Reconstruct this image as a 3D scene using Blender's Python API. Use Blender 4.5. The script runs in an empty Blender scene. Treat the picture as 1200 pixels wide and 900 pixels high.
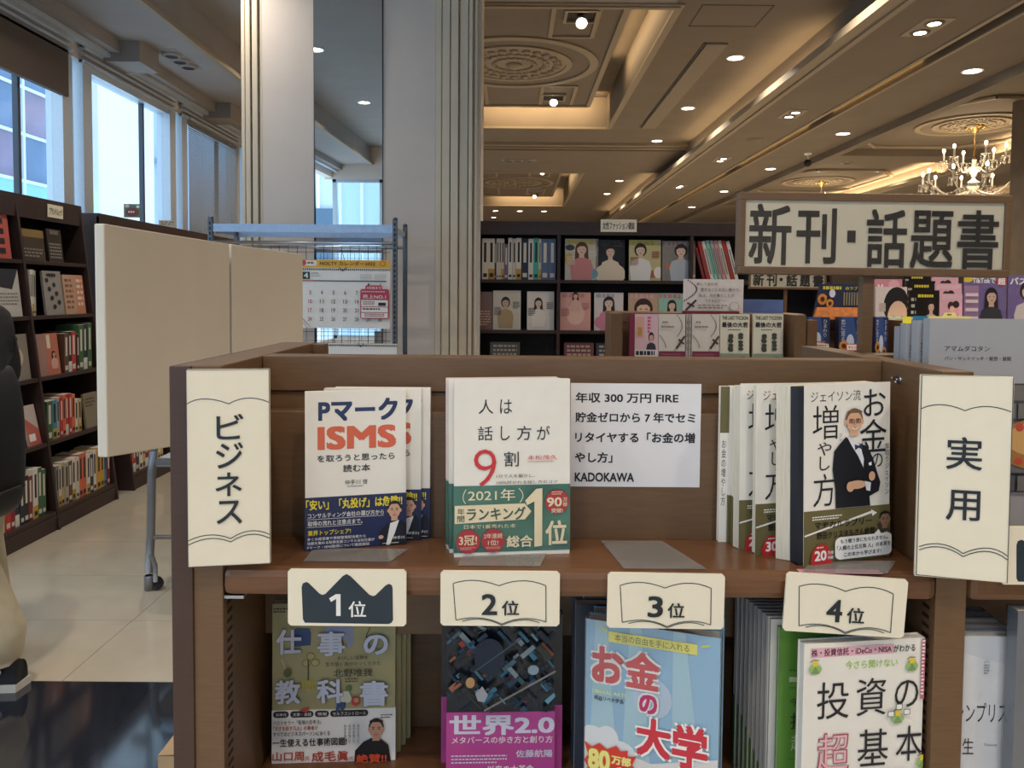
import bpy, bmesh, math, random
from mathutils import Matrix, Vector
random.seed(7)
PI = math.pi
S = bpy.context.scene
C = S.collection

# ------------------------------------------------------------------ camera
CAMH = 1.5; PITCH = math.radians(2.5); ROLL = 0.0078; FPX = 900.0; PX, PY = 600.0, 384.0
cam_d = bpy.data.cameras.new('camera'); cam = bpy.data.objects.new('camera', cam_d); C.objects.link(cam)
cam_d.sensor_width = 36; cam_d.lens = 27.0; cam_d.shift_y = -(450 - PY) / 1200.0
cam_d.clip_start = 0.02; cam_d.clip_end = 200
cam.matrix_world = Matrix.Translation((0, 0, CAMH)) @ Matrix.Rotation(PI/2 - PITCH, 4, 'X') @ Matrix.Rotation(ROLL, 4, 'Z')
S.camera = cam

# ------------------------------------------------------------------ world and exposure
S.view_settings.view_transform = 'Standard'; S.view_settings.look = 'None'
S.view_settings.exposure = 0.0; S.view_settings.gamma = 1.0; S.view_settings.use_curve_mapping = False
W = bpy.data.worlds.new('overcast_sky'); S.world = W; W.use_nodes = True
bg = W.node_tree.nodes['Background']; bg.inputs[0].default_value = (0.70, 0.86, 1.0, 1); bg.inputs[1].default_value = 2.4
S.cycles.use_denoising = True
S.cycles.max_bounces = 7; S.cycles.diffuse_bounces = 4; S.cycles.glossy_bounces = 4
S.cycles.transparent_max_bounces = 12; S.cycles.sample_clamp_indirect = 6.0
S.cycles.caustics_reflective = False; S.cycles.caustics_refractive = False

WARM = (1.0, 0.80, 0.58); LAMP = (1.0, 0.88, 0.74)
def area_light(name, loc, size, power, col=LAMP, rot=(0, 0, 0), spread=150, size_y=None):
    l = bpy.data.lights.new(name, 'AREA'); l.energy = power; l.color = col; l.spread = math.radians(spread)
    if size_y: l.shape = 'RECTANGLE'; l.size = size; l.size_y = size_y
    else: l.shape = 'DISK'; l.size = size
    o = bpy.data.objects.new(name, l); C.objects.link(o); o.location = loc; o.rotation_euler = rot
    return o
DL_POWER = 26

# ------------------------------------------------------------------ pixel -> place in the shop (for laying out at true depth)
def at(x, y, Y):
    dx = x - PX; dy = y - PY
    ux = (dx + ROLL * dy) / FPX; uv = -(dy - ROLL * dx) / FPX
    cy = math.cos(PITCH) + uv * math.sin(PITCH); cz = -math.sin(PITCH) + uv * math.cos(PITCH)
    t = Y / cy
    return ux * t, CAMH + cz * t
def aX(x, y, Y): return at(x, y, Y)[0]
def aZ(x, y, Y): return at(x, y, Y)[1]

# ------------------------------------------------------------------ materials
def lin(c):
    if isinstance(c, str):
        c = c.lstrip('#'); c = [int(c[i:i+2], 16) / 255 for i in (0, 2, 4)]
    return tuple(v / 12.92 if v <= .04045 else ((v + .055) / 1.055) ** 2.4 for v in c)
_m = {}
def M(col, rough=.55, metal=0.0, name=None, var=0.06, scale=40, bump=0, coat=0, emit=0, spec=.5, stretch=None):
    key = (str(col), rough, metal, name, var, emit, bump, coat, spec)
    if key in _m: return _m[key]
    m = bpy.data.materials.new(name or 'surface_' + str(col).strip('#')); m.use_nodes = True
    nt = m.node_tree; b = nt.nodes['Principled BSDF']; c = lin(col)
    b.inputs['Roughness'].default_value = rough; b.inputs['Metallic'].default_value = metal
    b.inputs['Specular IOR Level'].default_value = spec
    if coat: b.inputs['Coat Weight'].default_value = coat; b.inputs['Coat Roughness'].default_value = .08
    if emit:
        b.inputs['Emission Color'].default_value = (*c, 1); b.inputs['Emission Strength'].default_value = emit
    b.inputs['Base Color'].default_value = (*c, 1)
    if var:
        tc = nt.nodes.new('ShaderNodeTexCoord'); n = nt.nodes.new('ShaderNodeTexNoise'); n.inputs['Scale'].default_value = scale
        n.inputs['Detail'].default_value = 4
        src = tc.outputs['Object']
        if stretch:
            mp = nt.nodes.new('ShaderNodeMapping'); mp.inputs['Scale'].default_value = stretch
            nt.links.new(src, mp.inputs[0]); src = mp.outputs[0]
        nt.links.new(src, n.inputs['Vector'])
        r = nt.nodes.new('ShaderNodeMapRange'); r.inputs[1].default_value = .3; r.inputs[2].default_value = .7
        r.inputs[3].default_value = 1 - var; r.inputs[4].default_value = 1 + var
        nt.links.new(n.outputs[0], r.inputs[0])
        mx = nt.nodes.new('ShaderNodeMix'); mx.data_type = 'RGBA'; mx.blend_type = 'MULTIPLY'; mx.inputs[0].default_value = 1
        mx.inputs[6].default_value = (*c, 1)
        nt.links.new(r.outputs[0], mx.inputs[7]); nt.links.new(mx.outputs[2], b.inputs['Base Color'])
        if bump:
            bp = nt.nodes.new('ShaderNodeBump'); bp.inputs['Strength'].default_value = bump; bp.inputs['Distance'].default_value = .002
            nt.links.new(n.outputs[0], bp.inputs['Height']); nt.links.new(bp.outputs[0], b.inputs['Normal'])
    _m[key] = m
    return m
def ink(col, rough=.5): return M(col, rough, var=0, name='ink_' + str(col).strip('#'))
def clear(name, tint, alpha=.12, rough=.05):
    if name in _m: return _m[name]
    m = bpy.data.materials.new(name); m.use_nodes = True; nt = m.node_tree; nt.nodes.clear()
    out = nt.nodes.new('ShaderNodeOutputMaterial'); mix = nt.nodes.new('ShaderNodeMixShader')
    tr = nt.nodes.new('ShaderNodeBsdfTransparent'); gl = nt.nodes.new('ShaderNodeBsdfGlossy'); fr = nt.nodes.new('ShaderNodeLayerWeight')
    pw = nt.nodes.new('ShaderNodeMath'); pw.operation = 'POWER'; pw.inputs[1].default_value = 5
    tr.inputs[0].default_value = (*tint, 1); gl.inputs['Roughness'].default_value = rough
    mp = nt.nodes.new('ShaderNodeMath'); mp.operation = 'MAXIMUM'; mp.inputs[1].default_value = alpha
    fr.inputs[0].default_value = .5
    nt.links.new(fr.outputs['Facing'], pw.inputs[0]); nt.links.new(pw.outputs[0], mp.inputs[0]); nt.links.new(mp.outputs[0], mix.inputs[0])
    nt.links.new(tr.outputs[0], mix.inputs[1]); nt.links.new(gl.outputs[0], mix.inputs[2]); nt.links.new(mix.outputs[0], out.inputs[0])
    _m[name] = m; return m

BROWN = M('#70543a', .42, name='brown_laminate', var=.10, scale=30, stretch=(1, 1, 12))
BROWN_H = M('#704c32', .30, name='brown_shelf_laminate', var=.12, scale=26, stretch=(1, 14, 14))
BROWN_D = M('#4a342b', .45, name='dark_brown_laminate', var=.10, scale=30, stretch=(1, 1, 12))
DARKW = M('#3a2a27', .45, name='dark_walnut_laminate', var=.12, scale=18, stretch=(6, 6, 1))
DARKB = M('#211b1c', .6, name='dark_bookcase_back', var=.1)
WALNUT = M('#4a3630', .4, name='walnut_edge', var=.1, scale=18)
PAPER = M('#f1ece2', .6, name='cover_paper', var=.02)
PAGES = M('#d9d0bd', .8, name='page_edges', var=.16, scale=90, stretch=(1, 30, .3))
PAGESW = M('#e6e1d8', .8, name='white_page_edges', var=.12, scale=90, stretch=(1, 30, .3))
CREAM = M('#f3e9d2', .35, name='cream_plastic_board', var=.015)
WHITE = M('#f4f2ee', .5, name='white_card', var=.02)
CEIL = M('#7a6e60', .8, name='beige_ceiling_plaster', var=.05, scale=3)
CEIL_W = M('#98928e', .8, name='pale_ceiling_plaster', var=.05, scale=3)
MOULD = M('#9a8b76', .6, name='cream_moulding', var=.04)
COLW = M('#ddd3cb', .6, name='pale_column_paint', var=.03, scale=5)
COLM = M('#ded2bd', .6, name='cream_column_moulding', var=.03, scale=5)
STEEL = M('#b9bcc2', .28, 1.0, name='chromed_steel', var=.05)
STEELD = M('#6d7077', .4, .8, name='slotted_steel_post', var=.08)
ALU = M('#c9d2dc', .4, .35, name='window_aluminium', var=.03)
ALUD = M('#4b525c', .5, .3, name='dark_window_bar', var=.03)
BLACK = M('#141416', .5, name='black_fabric', var=.2, scale=60, bump=.3)
GLASS = clear('window_glass', (.88, .95, 1.0), .05)
ACRYL = M('#a9a6a2', .22, name='clear_acrylic', var=0); ACRYL.node_tree.nodes['Principled BSDF'].inputs['Alpha'].default_value = .38
WRAP = clear('shrink_wrap', (.96, .96, .96), .12, .15)
MIRROR = M('#e8eef0', .01, 1.0, name='mirror_glass', var=0)
K = ink('#23262c'); NAVY = ink('#222f3a'); LAMPM = M('#fff2da', .5, emit=14, var=0, name='lit_lamp_face')
COVE = M('#ffcf7a', .5, emit=5.0, var=0, name='lit_cove_strip')

# ------------------------------------------------------------------ object helpers
def link(o, parent=None):
    C.objects.link(o)
    if parent is not None: o.parent = parent
    return o
def empty(name, loc=(0, 0, 0), rot=(0, 0, 0)):
    o = bpy.data.objects.new(name, None); o.empty_display_size = .05; C.objects.link(o)
    o.location = loc; o.rotation_euler = rot; return o
def tag(o, label, cat, group=None, kind=None):
    if label: o['label'] = label
    if cat: o['category'] = cat
    if group: o['group'] = group
    if kind: o['kind'] = kind
    return o
def thing(name, label, cat, loc=(0, 0, 0), rot=(0, 0, 0), group=None):
    return tag(empty(name, loc, rot), label, cat, group)
def copy_tree(o, parent=None):
    c = o.copy(); C.objects.link(c)
    if parent is not None: c.parent = parent
    for ch in list(o.children): copy_tree(ch, c)
    return c

class MB:
    """collects geometry with materials and links it as one mesh object"""
    def __init__(s): s.v = []; s.f = []; s.m = []; s.mats = []; s.sm = []
    def mi(s, m):
        if m not in s.mats: s.mats.append(m)
        return s.mats.index(m)
    def add(s, vs, fs, m, smooth=False):
        o = len(s.v); s.v += [tuple(p) for p in vs]; i = s.mi(m)
        for f in fs: s.f.append(tuple(o + k for k in f)); s.m.append(i); s.sm.append(smooth)
        return s
    def box(s, x0, y0, z0, x1, y1, z1, m, bev=0):
        if x0 > x1: x0, x1 = x1, x0
        if y0 > y1: y0, y1 = y1, y0
        if z0 > z1: z0, z1 = z1, z0
        if bev:
            bm = bmesh.new(); bmesh.ops.create_cube(bm, size=1)
            for v in bm.verts: v.co = Vector(((x0+x1)/2 + v.co.x*(x1-x0), (y0+y1)/2 + v.co.y*(y1-y0), (z0+z1)/2 + v.co.z*(z1-z0)))
            bmesh.ops.bevel(bm, geom=bm.edges[:], offset=bev, segments=2, affect='EDGES', profile=.5)
            bm.verts.index_update()
            s.add([v.co[:] for v in bm.verts], [[v.index for v in f.verts] for f in bm.faces], m); bm.free(); return s
        v = [(x0,y0,z0),(x1,y0,z0),(x1,y1,z0),(x0,y1,z0),(x0,y0,z1),(x1,y0,z1),(x1,y1,z1),(x0,y1,z1)]
        return s.add(v, [(0,3,2,1),(4,5,6,7),(0,1,5,4),(1,2,6,5),(2,3,7,6),(3,0,4,7)], m)
    def prism(s, pts, z0, z1, m, axis='z'):
        n = len(pts)
        def P(a, b, h): return {'z': (a, b, h), 'y': (a, h, b), 'x': (h, a, b)}[axis]
        v = [P(a, b, z0) for a, b in pts] + [P(a, b, z1) for a, b in pts]
        f = [tuple(range(n))[::-1], tuple(range(n, 2*n))] + [(i, (i+1) % n, n+(i+1) % n, n+i) for i in range(n)]
        return s.add(v, f, m)
    def tube(s, pts, r, m, n=8, rr=None, closed=False):
        pts = [Vector(p) for p in pts]; rings = []; N = len(pts)
        for i, p in enumerate(pts):
            a = pts[max(i-1, 0)]; b = pts[min(i+1, N-1)]; d = (b - a).normalized()
            up = Vector((0, 0, 1)) if abs(d.z) < .9 else Vector((1, 0, 0))
            u = d.cross(up).normalized(); w = d.cross(u).normalized(); ra = rr[i] if rr else r
            rings.append([p + (u*math.cos(2*PI*k/n) + w*math.sin(2*PI*k/n))*ra for k in range(n)])
        v = [q for R in rings for q in R]; f = []
        for i in range(N-1):
            for k in range(n): f.append((i*n+k, i*n+(k+1) % n, (i+1)*n+(k+1) % n, (i+1)*n+k))
        f.append(tuple(range(n))); f.append(tuple(range((N-1)*n, N*n))[::-1])
        return s.add(v, f, m, True)
    def lathe(s, prof, c, m, n=24):
        v = []; f = []
        for r, z in prof:
            for k in range(n): v.append((c[0]+r*math.cos(2*PI*k/n), c[1]+r*math.sin(2*PI*k/n), c[2]+z))
        for i in range(len(prof)-1):
            for k in range(n): f.append((i*n+k, i*n+(k+1) % n, (i+1)*n+(k+1) % n, (i+1)*n+k))
        return s.add(v, f, m, True)
    def disc(s, c, r, m, n=24, ry=None, down=True):
        ry = ry or r
        v = [(c[0]+r*math.cos(2*PI*k/n), c[1]+ry*math.sin(2*PI*k/n), c[2]) for k in range(n)]
        return s.add(v, [tuple(range(n))[::-1] if down else tuple(range(n))], m)
    def ball(s, c, r, m, n=8, sc=(1, 1, 1)):
        v = []; f = []; R = n // 2 + 1
        for i in range(R+1):
            t = PI*i/R
            for k in range(n): v.append((c[0]+r*sc[0]*math.sin(t)*math.cos(2*PI*k/n), c[1]+r*sc[1]*math.sin(t)*math.sin(2*PI*k/n), c[2]+r*sc[2]*math.cos(t)))
        for i in range(R):
            for k in range(n): f.append((i*n+k, (i+1)*n+k, (i+1)*n+(k+1) % n, i*n+(k+1) % n))
        return s.add(v, f, m, True)
    def build(s, name, parent=None, loc=None, rot=None):
        me = bpy.data.meshes.new(name); me.from_pydata(s.v, [], s.f)
        for m in s.mats: me.materials.append(m)
        me.polygons.foreach_set('material_index', s.m); me.polygons.foreach_set('use_smooth', s.sm)
        me.update(); o = bpy.data.objects.new(name, me); link(o, parent)
        if loc: o.location = loc
        if rot: o.rotation_euler = rot
        return o
def struct(name, mb, parent=None, label=None):
    o = mb.build(name, parent)
    if parent is None: o['kind'] = 'structure'
    if label: o['label'] = label
    return o
def setroot(name, label=None):
    o = empty(name); o['kind'] = 'structure'
    if label: o['label'] = label
    return o

# ------------------------------------------------------------------ flat print: lettering and drawings on covers, cards and signs
_tx = {}
def glyphs(txt, bold):
    key = (txt, bold)
    if key in _tx: return _tx[key]
    cu = bpy.data.curves.new('lettering', 'FONT'); cu.body = txt; cu.size = 1; cu.offset = bold; cu.resolution_u = 3
    o = bpy.data.objects.new('lettering', cu); me = bpy.data.meshes.new_from_object(o)
    v = [(a.co.x, a.co.y) for a in me.vertices]; f = [tuple(p.vertices) for p in me.polygons]
    bpy.data.objects.remove(o); bpy.data.curves.remove(cu); bpy.data.meshes.remove(me)
    _tx[key] = (v, f); return v, f
class Print:
    def __init__(s, w, h, r, step=.00012):
        s.w, s.h, s.r, s.step = w, h, r, step; s.mb = MB(); s.k = 1
    def uv(s, x, y):
        a, b, c, d = s.r; return (x-a)/(c-a)*s.w, (d-y)/(d-b)*s.h
    def _add(s, pts, faces, m):
        s.mb.add([(min(max(x, 0), s.w), -s.step*s.k, min(max(z, 0), s.h)) for x, z in pts], faces, m); s.k += 1; return s
    def poly(s, pts, m):
        p = [s.uv(*q) for q in pts]; return s._add(p, [tuple(range(len(p)))], m)
    def rect(s, x0, y0, x1, y1, m): return s.poly([(x0,y1),(x1,y1),(x1,y0),(x0,y0)], m)
    def rrect(s, x0, y0, x1, y1, r, m):
        p = []
        for cx, cy, a0 in ((x1-r, y1-r, 0), (x0+r, y1-r, 90), (x0+r, y0+r, 180), (x1-r, y0+r, 270)):
            for k in range(5): a = math.radians(a0+k*22.5); p.append((cx+r*math.cos(a), cy+r*math.sin(a)))
        return s.poly(p, m)
    def ell(s, cx, cy, rx, ry, m, n=20, a0=0, a1=360):
        full = (a1-a0) >= 360; nn = n if full else n+1
        return s.poly([(cx+rx*math.cos(math.radians(a0+(a1-a0)*k/n)), cy+ry*math.sin(math.radians(a0+(a1-a0)*k/n))) for k in range(nn)], m)
    def line(s, pts, wd, m, closed=False):
        p = [Vector(s.uv(*q)) for q in pts]; a, b, c, d = s.r; hw = wd/2*abs(s.h/(d-b)); n = len(p); L = []; 
        if closed: p = p + [p[0]]; n += 1
        v = []; f = []
        for i in range(n):
            t0 = (p[i]-p[i-1]).normalized() if i > 0 else (p[1]-p[0]).normalized()
            t1 = (p[i+1]-p[i]).normalized() if i < n-1 else t0
            if closed and i in (0, n-1): t0 = (p[-1]-p[-2]).normalized(); t1 = (p[1]-p[0]).normalized()
            t = (t0+t1); t = t.normalized() if t.length > 1e-6 else t1
            nn = Vector((-t.y, t.x)); q = max(.45, t.dot(t1)); v += [p[i]+nn*hw/q, p[i]-nn*hw/q]
        for i in range(n-1): f.append((2*i+1, 2*i+3, 2*i+2, 2*i))
        return s._add([(q.x, q.y) for q in v], f, m)
    def text(s, txt, x0, y0, x1, y1, m, bold=0.0, slant=0.0):
        e = max(bold, 0)*.75; v, f = glyphs(txt, min(bold, 0))
        if not v: return s
        ax = min(p[0] for p in v); bx = max(p[0] for p in v); ay = min(p[1] for p in v); by = max(p[1] for p in v)
        W_, H_ = max(bx-ax, 1e-6)+2*e, max(by-ay, 1e-6)+2*e; o = s.k
        for q, (ex, ey) in enumerate(((0, 0),) if e == 0 else ((-e, -e), (-e, e), (e, -e), (e, e), (0, 0))):
            s.k = o+q*.2; s._add([s.uv(x0+(x-ax+e+ex)/W_*(x1-x0), y1-(y-ay+e+ey)/H_*(y1-y0)) for x, y in v], f, m)
        s.k = o+1; return s
    def vtext(s, txt, cx, y0, y1, wd, m, bold=0.0, sy=1.0):
        n = len(txt); cell = (y1-y0)/n; o = s.k
        for i, ch in enumerate(txt):
            v, f = glyphs(ch, 0)
            if not v: continue
            s._add([s.uv(cx+(x-.5)*wd, y0+(i+.5)*cell-(y-.38)*cell*sy) for x, y in v], f, m); s.k = o
        s.k = o+1; return s
    def lines(s, n, x0, y0, x1, y1, m, th=.5):
        """rows of print too small to read, each row broken into character-size marks"""
        rh = (y1-y0)/n; o = s.k
        for i in range(n):
            x = x0; e = x1 - (random.random()*.3*(x1-x0) if i == n-1 else 0)
            while x < e:
                w_ = rh*random.uniform(.5, 1.1); s.rect(x, y0+i*rh, min(x+w_, e), y0+i*rh+rh*th, m); s.k = o; x += w_+rh*.25
        s.k = o+1; return s
    def person(s, cx, ytop, ph, hair, skin, cloth, cloth2=None, long=True, wide=1.0):
        """head and shoulders portrait: hair, neck, torso, face, fringe, eyes, mouth"""
        r = ph*.13; cy = ytop+r*1.35
        H, Sk, Cl = ink(hair), ink(skin), ink(cloth)
        s.ell(cx, cy, r*1.12, r*1.38, H)
        if long: s.poly([(cx-r*1.1, cy), (cx+r*1.1, cy), (cx+r*1.25, cy+r*3), (cx+r*.5, cy+r*3.2), (cx-r*.5, cy+r*3.2), (cx-r*1.25, cy+r*3)], H)
        s.poly([(cx-r*.4, cy+r*.8), (cx+r*.4, cy+r*.8), (cx+r*.5, cy+r*2), (cx-r*.5, cy+r*2)], Sk)
        b = ytop+ph
        s.poly([(cx-r*.5, cy+r*1.7), (cx+r*.5, cy+r*1.7), (cx+r*1.6*wide, cy+r*2.2), (cx+r*2.0*wide, cy+r*3.6), (cx+r*1.7*wide, b), (cx-r*1.7*wide, b), (cx-r*2.0*wide, cy+r*3.6), (cx-r*1.6*wide, cy+r*2.2)], Cl)
        if cloth2: s.poly([(cx-r*.35, cy+r*1.75), (cx+r*.35, cy+r*1.75), (cx+r*.2, b), (cx-r*.2, b)], ink(cloth2))
        s.ell(cx, cy+r*.12, r*.8, r*1.08, Sk)
        s.poly([(cx-r*.85, cy-r*.1), (cx-r*.7, cy-r*.9), (cx, cy-r*1.15), (cx+r*.7, cy-r*.9), (cx+r*.85, cy-r*.1), (cx+r*.4, cy-r*.55), (cx-r*.35, cy-r*.5)], H)
        if ph > 1:
            for q in (-1, 1): s.ell(cx+q*r*.34, cy+r*.08, r*.13, r*.07, K, 8)
            s.ell(cx, cy+r*.68, r*.24, r*.08, ink('#a8524c'), 8)
        return s
    def build(s, name, parent, loc=(0, 0, 0), rot=None):
        return s.mb.build(name, parent, loc, rot)

# a book or magazine: origin at the bottom left front corner of its cover; x right, y into the block, z up
def book(name, label, cat, w, h, t, X, Y, Z, yaw=0, lean=0, cover=PAPER, spine='L', pages=PAGES, group=None, hard=False, c=.0012, roll=0):
    r = thing(name, label, cat, (X, Y, Z), (-lean, roll, yaw), group)
    mb = MB(); mb.box(0, 0, 0, w, c, h, cover); mb.box(0, t-c, 0, w, t, h, cover)
    if spine == 'L': mb.box(0, c, 0, c, t-c, h, cover)
    else: mb.box(w-c, c, 0, w, t-c, h, cover)
    mb.build('cover', r)
    q = .003 if hard else .0012
    a, b = (c, w-q) if spine == 'L' else (q, w-c)
    MB().box(a, c, q, b, t-c, h-q, pages).build('pages', r)
    return r
def pane_yaw(xl, xr, y, Yl, Yr):
    """left edge, width and yaw of an upright sheet whose left and right edges stand at the depths Yl and Yr"""
    X0 = aX(xl, y, Yl); X1 = aX(xr, y, Yr)
    return X0, math.hypot(X1-X0, Yr-Yl), math.atan2(Yr-Yl, X1-X0)
ORD = ['first', 'second', 'third', 'fourth', 'fifth', 'sixth', 'seventh', 'eighth', 'ninth', 'tenth', 'eleventh', 'twelfth', 'thirteenth', 'fourteenth', 'fifteenth', 'sixteenth', 'seventeenth', 'eighteenth', 'nineteenth', 'twentieth', 'twenty-first', 'twenty-second', 'twenty-third', 'twenty-fourth', 'twenty-fifth', 'twenty-sixth']

# ================================================================== THE SETTING
YN, YF = -4.4, 26.0          # the wall behind the photographer and the far wall
# ---- floor
TILE = M('#c6bba8', .16, name='polished_beige_tile', var=.06, scale=5, coat=.3)
GRAN = M('#23262e', .08, name='polished_black_granite', var=.25, scale=60, coat=.5)
GROUT = M('#8b8273', .8, name='tile_joint')
fl = MB(); fl.box(-3.5, YN, -.12, 14, YF, -.004, GROUT); floor = struct('floor', fl)
tm = {}
def tile(x0, x1, y0, y1, m, nm):
    key = (round(x1-x0, 3), round(y1-y0, 3), m.name)
    if key not in tm:
        b = MB(); b.box(.0015, .0015, -.0035, x1-x0-.0015, y1-y0-.0015, 0, m); o = b.build(nm, floor); tm[key] = o.data
    else:
        o = bpy.data.objects.new(nm, tm[key]); link(o, floor)
    o.location = (x0, y0, 0)
for i in range(-1, 4):
    for j in range(7):
        x0 = -2.82 + 1.1*i
        tile(max(x0, -3.45), x0+1.1, 2.89+.55*j, 3.44+.55*j, TILE, 'tile')
for x0, x1 in ((-3.45, -2.45), (-2.45, -1.35), (-1.35, -.25), (-.25, .85), (.85, 1.95)):
    for y0 in (1.19, 2.04): tile(x0, x1, y0, y0+.85, GRAN, 'granite_tile')
rest = MB()
for a, b_, c_, d_ in ((-3.45, YN, 14, 1.19), (1.95, 1.19, 14, 2.89), (1.58, 2.89, 14, 6.74), (-3.45, 6.74, 14, YF)):
    rest.box(a, b_, -.0035, c_, d_, -.0005, TILE)
rest.build('far_tiling', floor)

# ---- ceiling
ZC, ZL, ZB = 3.9, 3.57, 3.54
ce = MB()
ce.box(-3.6, YN, ZL, -2.71, YF, 4.5, CEIL_W)                                   # lowered strip along the windows
def slab(x0, x1, y0, y1, z, m=CEIL): ce.box(x0, y0, z, x1, y1, 4.5, m)
COF = [(6.5, 11.1), (15.2, 20.8)]
slab(-2.71, -1.33, YN, YF, ZC, CEIL_W); slab(1.33, 2.76, YN, YF, ZC)
slab(-1.33, 1.33, YN, 6.5, ZC, CEIL_W); slab(-1.33, 1.33, 11.1, 15.2, ZC); slab(-1.33, 1.33, 20.8, YF, ZC)
for a, b_ in COF: ce.box(-1.33, a, 4.32, 1.33, b_, 4.5, CEIL)
slab(2.76, 3.5, YN, YF, ZB)
ce.box(3.5, YN, 3.66, 3.62, YF, 4.5, CEIL)
slab(3.62, 4.4, YN, YF, ZB); slab(4.4, 4.52, YN, YF, 3.45)
slab(4.52, 6.6, YN, YF, 3.60); slab(6.6, 7.3, YN, YF, 3.36); slab(7.3, 9.4, YN, YF, 3.60); slab(9.4, 10.2, YN, YF, 3.40); slab(10.2, 14, YN, YF, 3.6)
ceiling = struct('ceiling', ce)
# cross beam between the two coffers, with its step mouldings
cb = MB(); cb.box(-2.71, 12.4, 3.80, 2.76, 14.6, 3.9, CEIL); cb.box(-2.71, 12.25, 3.855, 2.76, 12.4, 3.9, MOULD); cb.box(-2.71, 12.34, 3.82, 2.76, 12.4, 3.856, MOULD)
cb.build('cross_beam', ceiling)
cb = MB(); cb.box(4.52, 11.0, 3.50, 6.6, 11.5, 3.6, CEIL); cb.box(4.52, 17, 3.50, 6.6, 17.5, 3.6, CEIL); cb.build('cross_beam', ceiling)
# cornice along each change of level
co = MB()
for x, z, sx in ((-2.71, ZL, 1), (2.76, ZB, -1), (6.6, 3.36, -1), (9.4, 3.40, -1)):
    co.box(x, YN, z, x+sx*.05, YF, z+.035, MOULD); co.box(x, YN, z+.035, x+sx*.03, YF, z+.06, MOULD)
co.box(3.46, YN, ZB-.012, 3.5, YF, ZB, MOULD); co.box(3.62, YN, ZB-.012, 3.65, YF, ZB, MOULD)
co.build('cornice', ceiling)
# cove troughs and their lamps
def cove(x, z, sx, y0, y1, pw, lipz=.10):
    b = MB(); b.prism([(x+sx*.002, z), (x+sx*.16, z), (x+sx*.16, z+lipz*.7), (x+sx*.145, z+lipz*.7), (x+sx*.145, z+.02), (x+sx*.002, z+.02)], (1.0 if y0 < 8 else 11.91) if x < 3 else y0, y1, MOULD, 'y'); b.build('cove_trough', ceiling)
    area_light('cove_lamp', (x+sx*.09, (y0+y1)/2, z+.035), .05, pw, (1, .72, .40), (0, PI+sx*.35*-1, 0), 160, y1-y0)
cove(2.76, ZB+.02, -1, 6.8, 11.9, 13); cove(2.76, ZB+.02, -1, 15.0, 22.0, 16)
cove(6.6, 3.38, -1, 7.0, 10.6, 30, .06); cove(6.6, 3.38, -1, 11.8, 16.6, 34, .06); cove(9.4, 3.41, -1, 9, 22, 30, .06)
gs = MB()
for y0, y1 in ((6.9, 8.8), (9.5, 12.4), (13.2, 17), (18, 24)):
    gs.box(3.605, y0, 3.60, 3.62, y1, 3.635, COVE)
gs.build('cove_strip', ceiling)
# coffers: inner panel, mouldings, medallion, hidden lamps at the far and right gaps
def ring(mb, c, r0, r1, z0, z1, m, n=48, sy=1.0):
    v = []; f = []
    for k in range(n):
        a = 2*PI*k/n
        for r, z in ((r0, z0), (r0, z1), (r1, z1), (r1, z0)): v.append((c[0]+r*math.cos(a), c[1]+r*sy*math.sin(a), z))
    for k in range(n):
        a = 4*k; b = 4*((k+1) % n)
        for q in range(4): f.append((a+q, a+(q+1) % 4, b+(q+1) % 4, b+q))
    mb.add(v, f, m)
def medallion(cx, cy, z, R, parent, nm='medallion'):
    b = MB(); ring(b, (cx, cy), R*.90, R, z-.02, z, MOULD); ring(b, (cx, cy), R*.62, R*.69, z-.018, z, MOULD)
    b.disc((cx, cy, z-.006), R*.62, M('#9a8c7a', .8, name='relief_plaster'), 48)
    for k in range(24):
        a = 2*PI*k/24
        for rr_, q in ((.52, .055), (.38, .045), (.24, .035)):
            b.ball((cx+R*rr_*math.cos(a+rr_), cy+R*rr_*math.sin(a+rr_), z-.012), R*q, MOULD, 6, (1, 1, .5))
    b.ball((cx, cy, z-.015), R*.1, MOULD, 10, (1, 1, .5))
    b.build(nm, parent)
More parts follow.
